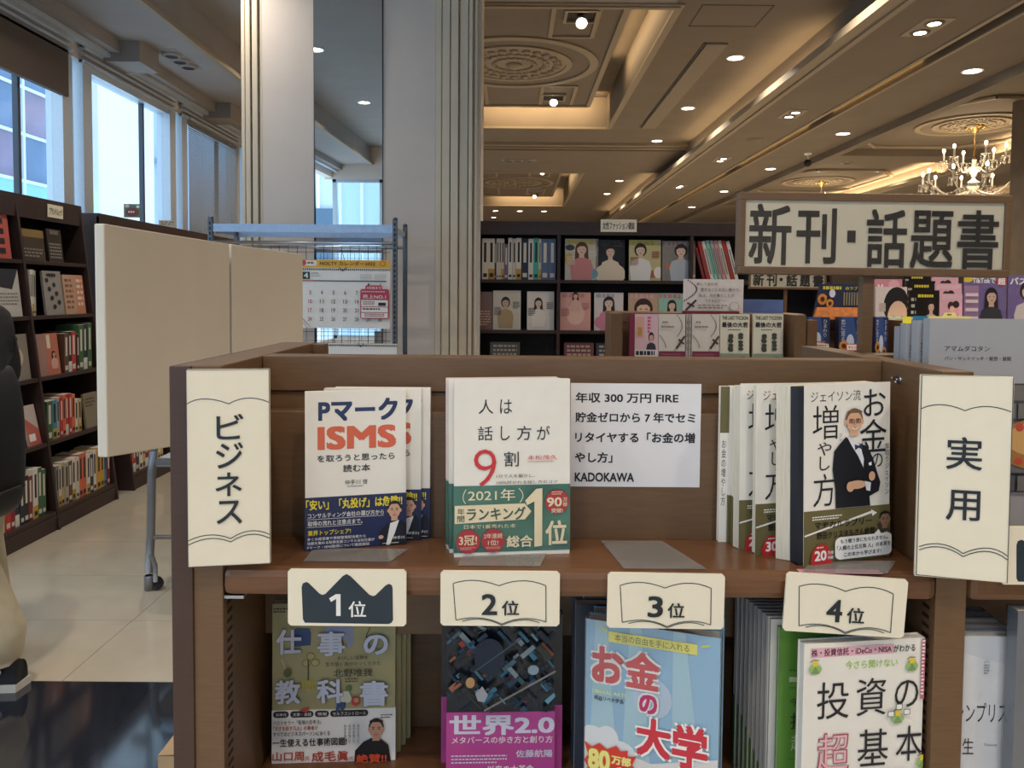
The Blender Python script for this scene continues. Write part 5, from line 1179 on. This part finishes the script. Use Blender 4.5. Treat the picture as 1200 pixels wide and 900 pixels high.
b = MB(); b.prism([(0, 0), (cw, 0), (cw, ch_), (cw*.66, ch_), (cw*.62, ch_+.005), (cw*.36, ch_+.005), (cw*.32, ch_), (0, ch_)], 0, .0006, M('#f0dc84', .5, name='yellow_card'), 'y'); b.build('card', t)
P = Print(cw, ch_+.005, (0, 0, 100, 100)); P.lines(1, 42, .6, 56, 2.0, K); P.build('lettering', t)
t = thing('sticky_note', 'yellow and blue sticky tabs on top of the grey cookbook spines', 'note', (aX(1058, 372, 1.05), 1.05, SH)); zt_ = aZ(1058, 371, 1.05)-SH
b = MB(); b.box(0, 0, 0, .012, .0006, zt_, M('#eedc3a', .5, name='yellow_tab')); b.build('yellow_tab', t)
b = MB(); b.box(.014, 0, 0, .034, .0006, zt_+.001, M('#2f7a9c', .5, name='blue_tab')); b.build('blue_tab', t)

# ================================================================== SIGNS ON POSTS
def post_sign(label, c, Y, txts, group, roll=0, fr=.0135, post_px=None):
    (x0, y0), (x1, y1) = c; X0, Z0 = at(x0, y1, Y); X1 = aX(x1, y1, Y); Z1 = aZ(x0, y0, Y); w, h = X1-X0, Z1-Z0; px_ = (aX(post_px, 360, Y)-X0)
    t = thing('hanging_sign', label, 'sign', (X0, Y, Z0), (0, roll, 0), group)
    for q in ((0, 0, w, fr), (0, h-fr, w, h), (0, fr, fr*.8, h-fr), (w-fr*.8, fr, w, h-fr)):
        b = MB(); b.box(q[0], -.004, q[1], q[2], .016, q[3], BROWN, .001); b.build('frame', t)
    b = MB(); b.box(fr*.7, .0, fr*.8, w-fr*.7, .008, h-fr*.8, M('#efe3c8', .3, name='cream_sign_panel', var=.01)); b.build('panel', t)
    P = Print(w, h, (x0, y0, x1, y1), .0003)
    for a in txts: P.text(a[0], a[1], a[2], a[3], a[4], ink('#24221f'), a[5] if len(a) > 5 else .04)
    P.build('lettering', t, (0, -.0003, 0))
    b = MB(); b.box(fr*.7, -.0036, fr*.8, w-fr*.7, -.0028, h-fr*.8, clear('acrylic_sheet', (.97, .97, .97), .07, .02)); b.build('clear_sheet', t)
    b = MB(); b.box(px_-.008, .006, -Z0, px_+.008, .022, .0, BROWN_D if group is None else BROWN); b.build('post', t); return t
SC = 350/1200
def sc(x0, y0, x1, y1): return (850+x0*SC, 210+y0*SC, 850+x1*SC, 210+y1*SC)
post_sign('large brown framed sign reading new and talked about books, above right', ((864, 225), (1181, 321)), 1.145,
    [('新', *sc(90, 97, 260, 342), .022), ('刊', *sc(280, 112, 440, 335), .022), ('■', *sc(484, 200, 517, 248), 0), ('話', *sc(560, 112, 722, 348), .022), ('題', *sc(737, 115, 908, 350), .02), ('書', *sc(924, 112, 1088, 350), .02)], 'new book signs', .006, .0115, 1019.5)
post_sign('small copy of the framed new books sign, behind and below the large one', ((877.5, 318), (968, 338.5)), 4.35,
    [('新', 882, 321, 895, 335), ('刊', 898, 321, 910, 335), ('・', 913, 325, 917, 329), ('話', 921, 321, 934, 335), ('題', 937, 321, 949, 335), ('書', 952, 321, 965, 335)], 'new book signs', .006, .012, 921)

# ================================================================== MIDDLE DISTANCE
led = MB(); led.box(aX(720, 400, 3.6), 3.625, 1.40, aX(944, 400, 3.6), 3.95, 1.418, BROWN, .002); led.box(aX(720, 400, 3.6), 3.90, 0, aX(944, 400, 3.6), 3.92, 1.40, BROWN); tag(led.build('display_ledge'), 'brown ledge behind the pale paperbacks carrying the rosary card', 'display ledge')
YM = 3.47; ZM = SH
def midbook(label, x0, x1, art, cover, lean=.02, Y=YM, ytop=368, z=ZM, t_=.02, R_=None, side=None, yaw=0):
    X0 = aX(x0, 390, Y); X1 = aX(x1, 390, Y); h = aZ(x0, ytop, Y)-z
    o = book('book', label, 'book', X1-X0, h, t_, X0, Y, z+.0002, yaw, lean, M(cover, .4, name='pale_cover', var=.02), 'L', PAGES)
    P = Print(X1-X0, h, (0, 0, 100, 150), .0004); art(P); P.build('lettering', o, (0, -.0004, 0)); return o
def a_pink(P): P.rect(5, 8, 40, 72, ink('#e6b0a0')); P.rect(12, 40, 30, 66, ink('#c89a4c')); P.lines(5, 54, 8, 68, 60, ink('#d0508a'), .6); P.person(70, 55, 80, '#2a2224', '#e0b49c', '#3a3a48', long=False); P.rect(0, 108, 100, 150, ink('#e8e2dc')); P.lines(1, 5, 112, 92, 126, K, .9); P.rect(0, 132, 100, 134, K)
def rosary(P, s=1.0):
    D = ink('#6a3c38')
    for k in range(14):
        a = k/13; x = 70+18*math.sin(a*3.1); y = 4+62*a; P.ell(x, y, 2.4, 2.0, D, 6)
    for k in range(9):
        a = k/8; P.ell(4+22*math.sin(a*1.5), 66+34*a, 2.4, 2.0, D, 6)
    P.line([(66, 104), (98, 66)], 7, ink('#4a3a36')); P.line([(74, 76), (94, 90)], 6, ink('#4a3a36'))
    P.lines(1, 12, 22, 34, 28, ink('#8a8078'), .8); P.lines(1, 8, 36, 62, 42, ink('#8a8078'), .8); P.rect(0, 112, 100, 150, ink('#7a3048')); P.lines(2, 8, 120, 80, 134, ink('#a87080'), .35)
def a_kun(P): P.text('THE LAST TYCOON', 6, 6, 94, 17, K, .02); P.text('最後の大君', 6, 24, 94, 40, K, .03); P.lines(1, 26, 46, 74, 50, K); [P.ell(50+20*math.cos(q*2.1)*(1+.3*(q % 3)), 84+20*math.sin(q*1.7)*(1+.2*(q % 2)), 9, 6, ink('#4a4a44'), 8) for q in range(14)]; P.rect(0, 118, 100, 150, ink('#8f9c8a')); P.ell(78, 136, 17, 9, ink('#4a564c'))
midbook('maroon edged book at the left end of the pale paperbacks', 737.5, 743.5, lambda P: P.rect(0, 0, 100, 150, ink('#8a3050')), '#8a3050')
midbook('pink paperback with a dark haired figure, on the middle shelf', 744, 771.5, a_pink, '#ecc4cc')
midbook('cream paperback with a rosary drawing, left one of two', 772, 803, rosary, '#e6ddd2')
midbook('cream paperback with a rosary drawing, right one of two', 811, 843, rosary, '#e6ddd2')
for i, px in enumerate((804, 807.3)): midbook('thin grey spined copy between the two rosary books, %s' % ('left one' if i == 0 else 'right one'), px, px+2.6, lambda P: P.lines(5, 30, 20, 70, 120, ink('#7a7470')), '#b8b2aa')
midbook('cream paperback with English capitals above a round emblem, left one of two', 844, 878.5, a_kun, '#e8e2cc')
midbook('cream paperback with English capitals above a round emblem, right one of two', 883, 918, a_kun, '#e8e2cc')
midbook('red edged book standing behind the rosary books', 800, 866, lambda P: P.rect(0, 0, 100, 150, ink('#7a2830')), '#8a2c34', .0, 3.515, 364.3)
def a_card(P):
    T = ink('#7a6660')
    for k in range(16): a = k/15; P.ell(8+14*math.sin(a*3.6), 4+60*a, 1.3, 2.6, ink('#6a3c38'), 6)
    P.line([(4, 92), (21, 62)], 6, ink('#4a3a36')); P.line([(6, 70), (18, 82)], 5, ink('#4a3a36'))
    P.text('果して自分を', 21, 10, 56, 19, T, .01); P.text('愛することのない愛から、', 28, 26, 94, 36, T, .01); P.text('私は、何を奪うことが', 25, 43, 84, 53, T, .01); P.text('できるのか──', 35, 59, 72, 68, T, .01); P.lines(2, 24, 76, 72, 90, T, .4)
    P.ell(84, 80, 8, 13, ink('#b8aaa2')); P.ell(84, 80, 7, 12, ink('#efe6e0'))
Xc, Z1c = at(801, 327, 3.64); X1c = aX(871.5, 327, 3.64)
t = thing('display_card', 'white handwritten card with a rosary drawing on the ledge', 'card', (Xc, 3.64, 1.4182)); b = MB(); b.box(0, 0, 0, X1c-Xc, .003, Z1c-1.4182, M('#efe6e0', .5, name='handwritten_card')); b.build('card', t)
P = Print(X1c-Xc, Z1c-1.4182, (0, 0, 100, 100), .0005); a_card(P); P.build('card_print', t)
Xc, Z1c = at(871, 351, 3.7); X1c = aX(918, 351, 3.7)
o = book('book', 'blue book lying flat with white top, right of the rosary card', 'book', X1c-Xc, Z1c-1.4182, .14, Xc, 3.7, 1.4184, 0, 0, M('#5f74a8', .4, name='blue_cover', var=.25, scale=8), 'L', PAGESW)
# sunflower paperbacks
def flower(P, x, y, r):
    for k in range(10): a = 2*PI*k/10; P.ell(x+r*.75*math.cos(a), y+r*.75*math.sin(a), r*.34, r*.34, ink('#d8923c'), 8)
    P.ell(x, y, r*.48, r*.48, ink('#4a2a18'), 12)
def a_sun(v):
    def f(P):
        P.poly([(10, 0), (60, 0), (90, 150), (30, 150)], ink('#33508c')); P.ell(48, 92, 16, 30, ink('#c8d4e8')); P.vtext('恋に至る', 18, 8, 90, 20, ink('#d8dce8'), .01); P.vtext('ひまわり', 80, 8, 84, 18, ink('#d8dce8'))
        flower(P, 20, 104, 18); flower(P, 66, 118, 15)
        if v == 0: P.poly([(0, 106), (92, 110), (98, 146), (0, 138)], ink('#efe6dc')); P.lines(2, 8, 114, 88, 130, K, .5); P.rect(20, 100, 80, 104, ink('#c84838'))
        if v == 1: P.rect(28, 96, 90, 122, ink('#c84848')); P.rect(31, 99, 87, 119, WHITE); P.text('サイン本', 36, 103, 82, 115, ink('#c84848'), .03); P.rect(60, 132, 100, 146, ink('#d8e4f4'))
        if v == 2: P.rect(0, 122, 100, 150, ink('#d88a5c'))
    return f
ZS2 = 1.1302
for v, (x0, x1, lab) in enumerate(((944.5, 972.5, 'blue sunflower paperback with a white strip, leftmost of three'), (983, 1011.5, 'blue sunflower paperback with a red framed label, middle of three'), (1025.5, 1041, 'blue sunflower paperback with orange bottom, right of the sign post'))):
    X0 = aX(x0, 390, 3.97); X1 = aX(x1, 390, 3.97); zz = 1.206 if v == 0 else (1.18 if v == 1 else 1.17); h = aZ(x0, 371.5, 3.97)-zz
    midbook(lab, x0, x1, a_sun(v), '#25345c', .02, 3.97, 371.5, zz, .05)
    b = MB(); b.box(X0, 3.965, ZS2, X1+.004, 4.05, zz, BROWN); tag(b.build('book_step'), 'brown step block under the %s sunflower paperback' % ('leftmost', 'middle', 'right')[v], 'stand', 'book steps')
Xd, Zd = at(957, 370, 4.02); Xe, Ze = at(1014, 333, 4.06)
t = thing('promotion_display', 'dark blue and orange cardboard display with sunflowers on the shelf', 'display', (Xd, 4.05, 1.38)); w, h = Xe-Xd, Ze-1.38
b = MB(); b.prism([(-.002, 0), (w, 0), (w, h), (.035, h)], 0, .004, M('#2b3450', .4, name='navy_board'), 'y'); b.build('back_board', t, (0, .03, 0))
b = MB(); b.prism([(-.008, 0), (w-.03, 0), (w-.03, h*.34), (.01, h*.34)], 0, .02, M('#e08a4c', .5, name='orange_board', var=.2, scale=40), 'y'); b.build('front_board', t, (0, -.01, 0))
P = Print(w, h, (0, 0, 100, 60), .0005); P.lines(1, 20, 4, 60, 10, ink('#d8c84c'), .9); P.text('のラブス', 64, 4, 96, 10, ink('#d8c84c'), .02)
for q in range(8): P.line([(62+q*5, 14), (62+q*5, 36)], 2.2, ink('#8f8a6c'))
flower(P, 18, 26, 9); flower(P, 32, 33, 7); P.ell(36, 16, 6, 7, ink('#d8dce8')); P.build('display_print', t, (0, .028, 0))

# magazine racks at the right
mr = thing('magazine_rack', 'stepped brown magazine rack with fashion titles at the right', 'rack', (aX(1018, 370, 5.1), 5.1, 0))
mx0 = aX(1018, 370, 5.1)
for k in range(4):
    b = MB(); b.box(0, .13*k, 0, 2.3, .13*k+.128, 1.215+.075*k, DARKW); b.build('step', mr)
b = MB(); b.box(-.02, -.03, 0, 2.3, -.002, aZ(1040, 374, 5.08), BROWN); b.build('front_board', mr)
def rackmag(x0, x1, ytop, k, label, cover, art, name='magazine'):
    Y = 5.105+.13*k; X0, Z1 = at(x0, ytop, Y); X1 = aX(x1, ytop, Y); z = 1.2152+.075*k
    o = book('magazine', label, 'magazine', X1-X0, Z1-z, .02, X0, Y, z, 0, .03, M(cover, .3, name='glossy_cover', var=.03), 'L', PAGES)
    P = Print(X1-X0, Z1-z, (0, 0, 100, 130), .0005); art(P); P.build('cover_print', o)
rackmag(1026, 1058, 327, 2, 'pink magazine with a white letter, behind the close up face', '#d8909c', lambda P: (P.text('V', 10, 18, 30, 46, WHITE, .05), P.ell(70, 20, 20, 18, ink('#e8b0b8'))))
rackmag(1027, 1064, 336, 0, 'magazine with a close up face under black hair, front row', '#d8ccc8', lambda P: (P.ell(68, 48, 42, 48, ink('#1d1a1c')), P.ell(72, 80, 34, 46, ink('#d8b09a')), P.ell(58, 76, 8, 4, K), P.ell(86, 76, 8, 4, K), P.rect(12, 40, 32, 60, ink('#b8a8a0')), P.rect(12, 72, 30, 92, ink('#a8b0c0'))))
for k, (a, b_, yt) in enumerate(((1067, 1102, 340), (1063, 1097, 329), (1060, 1092, 319))):
    rackmag(a, b_, yt, k, 'black magazine with a yellow title and portrait, %s row' % ('front', 'second', 'third')[k], '#231f20', lambda P: (P.lines(1, 28, 11, 86, 19, ink('#d8c83c'), .9), P.person(72, 26, 90, '#2a2220', '#d8b4a0', '#c8b8b0'), P.lines(6, 4, 20, 20, 120, ink('#a8a4a0'))))
for k, (a, b_, yt) in enumerate(((1102, 1134, 344), (1096, 1128, 332), (1093, 1124, 320))):
    rackmag(a, b_, yt, k, 'pale pink magazine with two heads, %s row' % ('front', 'second', 'third')[k], '#d8aab8', lambda P: (P.ell(42, 34, 12, 12, ink('#3a2a2c')), P.ell(60, 30, 13, 10, ink('#2c2224')), P.ell(46, 44, 9, 10, ink('#e8b8a8')), P.rect(30, 54, 70, 130, ink('#d890a0')), P.lines(3, 8, 6, 92, 18, ink('#e8d8e0'))))
for i, (x0, x1, y0, lab, cc) in enumerate(((1042, 1090, 362, 'pale green booklet lying on the rack edge', '#c8dcc0'), (1128, 1170, 367, 'pink paper slip lying on the rack edge', '#e8b8bc'))):
    X0, Z0 = at(x0, y0+10, 5.0); X1 = aX(x1, y0+10, 5.0); zb = aZ(1040, 374, 5.08)
    b = MB(); b.prism([(0, 0), (X1-X0, .01), (X1-X0+.02, .12), (.03, .12)], zb+.0005, zb+.014, M(cc, .5, name='booklet_paper')); tag(b.build('booklet', None, (X0, 5.005, 0)), lab, 'booklet')
    if i == 0:
        b = MB(); b.box(0, -.12, zb-.02, 2.3, -.031, zb, BROWN); b.build('front_ledge', mr)
tt = thing('magazine_table', 'dark table of idol magazines at the right edge', 'table', (aX(1128, 370, 3.55), 3.55, 0)); tz = 1.305
b = MB(); b.box(0, 0, 0, 1.3, .35, tz, BROWN_D); b.build('cabinet', tt); b = MB(); b.box(-.01, -.01, tz, 1.31, .36, tz+.015, BROWN); b.build('top', tt)
def idol(P, sk='#d8b4a4'):
    P.ell(8, 6, 14, 9, ink('#e8c83c')); P.text('TikTokで', 20, 5, 74, 17, WHITE, .04); P.ell(88, 12, 13, 11, ink('#c83a4c')); P.text('超', 79, 5, 97, 20, WHITE, .05)
    P.rect(0, 22, 34, 130, ink('#a884a4')); P.person(64, 26, 104, '#2c2226', sk, '#3a3a40'); 
    for y in (38, 52, 70, 88): P.rect(2, y, 32, y+7, ink('#ecd4dc'))
    P.lines(5, 5, 100, 40, 128, ink('#ecd4dc'))
for i, (x0, x1, lab) in enumerate(((1131, 1181, 'violet idol magazine with a long haired woman, left one of two'), (1183, 1236, 'violet idol magazine cut off by the right edge'))):
    X0, Z1 = at(x0, 322.5, 3.6); X1 = aX(x1, 322.5, 3.6)
    o = book('magazine', lab, 'magazine', X1-X0, Z1-tz-.0152, .01, X0, 3.6, tz+.0152, 0, .03, M('#7c6c9c', .3, name='violet_cover', var=.1), 'L', PAGES)
    P = Print(X1-X0, Z1-tz-.0152, (0, 0, 100, 130), .0005)
    if i == 0: idol(P)
    else: P.text('バズる', 4, 4, 60, 20, WHITE, .04); P.person(42, 14, 110, '#3a2c28', '#e0bca8', '#d8ccc8', long=False); [P.rect(60, y, 98, y+8, ink('#ecd4dc')) for y in (34, 56, 78)]; P.rect(70, 95, 100, 130, ink('#d87888'))
    P.build('cover_print', o)
t = thing('picture_frame', 'tiny framed picture on the side of the brown pillar', 'picture', (5.3455, 8.27, 1.50), (0, 0, -PI/2)); b = MB(); b.box(0, 0, 0, .14, .014, .15, M('#c8b48c', .5, name='print_paper')); b.build('frame', t)
P = Print(.14, .15, (0, 0, 10, 10), .001); P.rect(1.5, 1.5, 8.5, 8.5, ink('#8a6a4a')); P.ell(5, 5, 2, 2, ink('#d8c8a0')); P.build('print', t)

# --- cardboard box on the floor at the left of the foreground shelf
Yc = 1.25
t = thing('cardboard_box', 'beige cardboard box corner showing low left of the foreground shelf', 'box', (aX(185, 886, Yc), Yc, 0)); zc = aZ(185, 886, Yc)
CB = M('#b89b78', .8, name='cardboard', var=.08, scale=30)
b = MB(); xx = XL-.006-aX(185, 886, Yc)-.012; b.prism([(0, 0), (.02, .0), (xx, .0), (xx, .40), (0, .30)], 0, zc, CB); b.build('carton', t)
b = MB(); b.add([(0, 0, zc+.001), (xx, 0, zc+.012), (xx, .40, zc+.012), (0, .30, zc+.001)], [(0, 1, 2, 3)], CB); b.build('flap', t)

# ================================================================== THE PERSON AT THE LEFT EDGE
pr = thing('person', 'person in a black coat and beige trousers at the left edge, facing the bookcase', 'person', (-2.14, 2.95, 0))
COATM = M('#17171a', .75, name='black_coat_fabric', var=.25, scale=50, bump=.3); TRO = M('#cbbfa4', .85, name='beige_trouser_fabric', var=.10, scale=14, bump=.5); SKN = M('#c99b80', .55, name='skin'); HAIR = M('#1d1817', .5, name='black_hair', var=.3, scale=80, stretch=(1, 1, .2))
def skinned(name, parent, pts, edges, mat, sub=2, root=0):
    me = bpy.data.meshes.new(name); me.from_pydata([p[:3] for p in pts], edges, []); o = bpy.data.objects.new(name, me); link(o, parent); me.materials.append(mat)
    md = o.modifiers.new('skin', 'SKIN'); md.use_smooth_shade = True
    sv = me.skin_vertices[0].data if me.skin_vertices else None
    if sv is None:
        bm = bmesh.new(); bm.from_mesh(me); bm.verts.layers.skin.verify(); bm.to_mesh(me); bm.free(); sv = me.skin_vertices[0].data
    for i, p in enumerate(pts): sv[i].radius = (p[3], p[4] if len(p) > 4 else p[3])
    for v_ in sv: v_.use_root = False
    sv[root].use_root = True
    s_ = o.modifiers.new('smooth', 'SUBSURF'); s_.levels = sub; s_.render_levels = sub; return o
FO = {-1: .12, 1: -.08}
bp = [(0, 0, .95, .14, .16), (0, 0, 1.15, .12, .15), (0, 0, 1.34, .13, .18), (.0, 0, 1.46, .06), (-.02, 0, 1.53, .052), (-.03, 0, 1.60, .085), (-.035, 0, 1.68, .088), (-.03, 0, 1.74, .05)]
be = [(i, i+1) for i in range(7)]
for s_ in (-1, 1):
    n0 = len(bp); bp += [(0, s_*.10, .86, .095), (.0+FO[s_]*.5, s_*.105, .48, .065), (.05+FO[s_], s_*.11, .10, .045), (-.04+FO[s_], s_*.12, .045, .035)]
    be += [(0, n0), (n0, n0+1), (n0+1, n0+2), (n0+2, n0+3)]
    n1 = len(bp); bp += [(0, s_*.19, 1.38, .058), (.03, s_*.25, 1.12, .045), (-.17, s_*.17, 1.06, .035), (-.23, s_*.14, 1.08, .03), (-.28, s_*.125, 1.10, .032)]
    be += [(2, n1), (n1, n1+1), (n1+1, n1+2), (n1+2, n1+3), (n1+3, n1+4)]
body = skinned('body', pr, bp, be, SKN)
for s_ in (-1, 1):
    for k in range(4):
        y = s_*(.10+.016*k); L = (.062, .072, .068, .052)[k]
        skinned('finger', body, [(-.285, y, 1.10+.004*k, .009), (-.285-L*.5, y, 1.105, .0085), (-.285-L*.85, y+.002, 1.085, .007)], [(0, 1), (1, 2)], SKN, 1)
    skinned('finger', body, [(-.27, s_*.098, 1.105, .010), (-.295, s_*.078, 1.12, .0095), (-.325, s_*.072, 1.125, .008)], [(0, 1), (1, 2)], SKN, 1)
b = MB(); b.ball((-.015, 0, 1.69), .112, HAIR, 20, (1.0, .92, 1.08)); o = b.build('hair', pr)
b = MB()
for s_ in (-1, 1): b.ball((-.118, s_*.032, 1.675), .011, WHITE, 8); b.ball((-.127, s_*.032, 1.675), .006, K, 6)
b.build('eyes', pr)
b = MB(); b.ball((-.128, 0, 1.65), .016, SKN, 8, (1, .8, 1.4)); b.build('nose', pr); b = MB(); b.ball((-.115, 0, 1.613), .02, M('#a8605c', .5, name='lips'), 8, (.5, 1, .35)); b.build('mouth', pr)
b = MB()
for s_ in (-1, 1): b.ball((-.01, s_*.098, 1.66), .024, SKN, 8, (.8, .4, 1.3))
b.build('ears', pr)
ct = [(0, 0, .98, .17, .20), (0, 0, 1.18, .15, .19), (0, 0, 1.37, .15, .20), (-.005, 0, 1.47, .085), (0, 0, .78, .18, .20), (0.0, 0, .58, .17, .19)]
cedge = [(0, 1), (1, 2), (2, 3), (0, 4), (4, 5)]
for s_ in (-1, 1):
    n1 = len(ct); ct += [(0, s_*.20, 1.38, .078), (.035, s_*.26, 1.12, .065), (-.16, s_*.175, 1.055, .052)]; cedge += [(2, n1), (n1, n1+1), (n1+1, n1+2)]
skinned('coat', pr, ct, cedge, COATM)
for s_ in (-1, 1):
    b = MB(); q_ = FO[s_]; pts = [(0, s_*.10, .70), (.02+q_*.5, s_*.105, .50), (.06+q_*.8, s_*.11, .33), (.085+q_, s_*.11, .20), (.075+q_, s_*.11, .135), (.07+q_, s_*.11, .11)]
    b.tube([(x, y, z) for x, y, z in pts], .1, TRO, 20, [.10, .098, .098, .102, .096, .084]); b.tube([(.07+q_, s_*.11, .135), (.07+q_, s_*.11, .10)], .09, TRO, 20, [.09, .082]); b.build('trouser_leg', pr)
    SHO = M('#26272c', .7, name='black_canvas', var=.1); SOL = M('#e2ded4', .6, name='white_rubber')
    b = MB(); v = []
    prof = [(.175, .036, .11), (.10, .042, .115), (.04, .044, .105), (-.03, .046, .07), (-.10, .050, .05), (-.15, .042, .042), (-.175, .02, .034)]
    prof = [(x+q_+.005, a_, c_) for x, a_, c_ in prof]
    for x, hw_, hh in prof:
        for k in range(9): a = PI*k/8; v.append((x, s_*.11+hw_*math.cos(a), .022+(hh-.022)*math.sin(a)**.7 if 0 < k < 8 else .022))
    f = [(i*9+k, i*9+k+1, (i+1)*9+k+1, (i+1)*9+k) for i in range(6) for k in range(8)]+[tuple(range(9)), tuple(range(54, 63))]
    b.add(v, f, SHO, True); o = b.build('shoe', pr)
    b = MB(); pl = [(x, s_*.11+(hw_+.004)) for x, hw_, hh in prof]+[(x, s_*.11-(hw_+.004)) for x, hw_, hh in reversed(prof)]; pl = [(pl[0][0]+.008, pl[0][1]-s_*0)]+pl[1:]
    b.prism(pl, .0005, .03, SOL); b.build('sole', o)
    b = MB(); b.tube([(.12+q_, s_*.11-.046, .08), (.12+q_, s_*.11-.049, .08)], .012, WHITE, 12); b.build('ankle_patch', o)
bpk = thing('backpack', 'black backpack bulging from the back of the person at the left edge', 'backpack', (-2.065, 2.95, .60))
b = MB(); prof = [(0, .0), (.07, .0), (.105, .06), (.118, .20), (.118, .38), (.10, .52), (.06, .60), (.0, .63)]
v = []; 
for i_, (hw) in enumerate((-.15, -.135, -.08, 0, .08, .135, .15)):
    q = (.72, .9, 1, 1, 1, .9, .72)[i_]
    for x, z in prof: v.append((x*q, hw, .315+(z-.315)*(.9+.1*q)))
np_ = len(prof); f = [(i*np_+k, (i+1)*np_+k, (i+1)*np_+(k+1) % np_, i*np_+(k+1) % np_) for i in range(6) for k in range(np_)]+[tuple(range(np_))[::-1], tuple(range(6*np_, 7*np_))]
b.add(v, f, BLACK, True); o = b.build('bag', bpk); sm = o.modifiers.new('smooth', 'SUBSURF'); sm.levels = 1; sm.render_levels = 2
b = MB(); b.tube([(.112, -.10, .12), (.124, -.05, .125), (.125, .05, .125), (.112, .10, .12)], .006, BLACK, 6); b.build('strap', bpk)
b = MB(); b.tube([(.0, -.09, .60), (-.10, -.12, .74), (-.20, -.13, .76), (-.25, -.12, .60)], .014, BLACK, 6); b.build('strap', bpk)
b = MB(); b.tube([(.0, .09, .60), (-.10, .12, .74), (-.20, .13, .76), (-.25, .12, .60)], .014, BLACK, 6); b.build('strap', bpk)
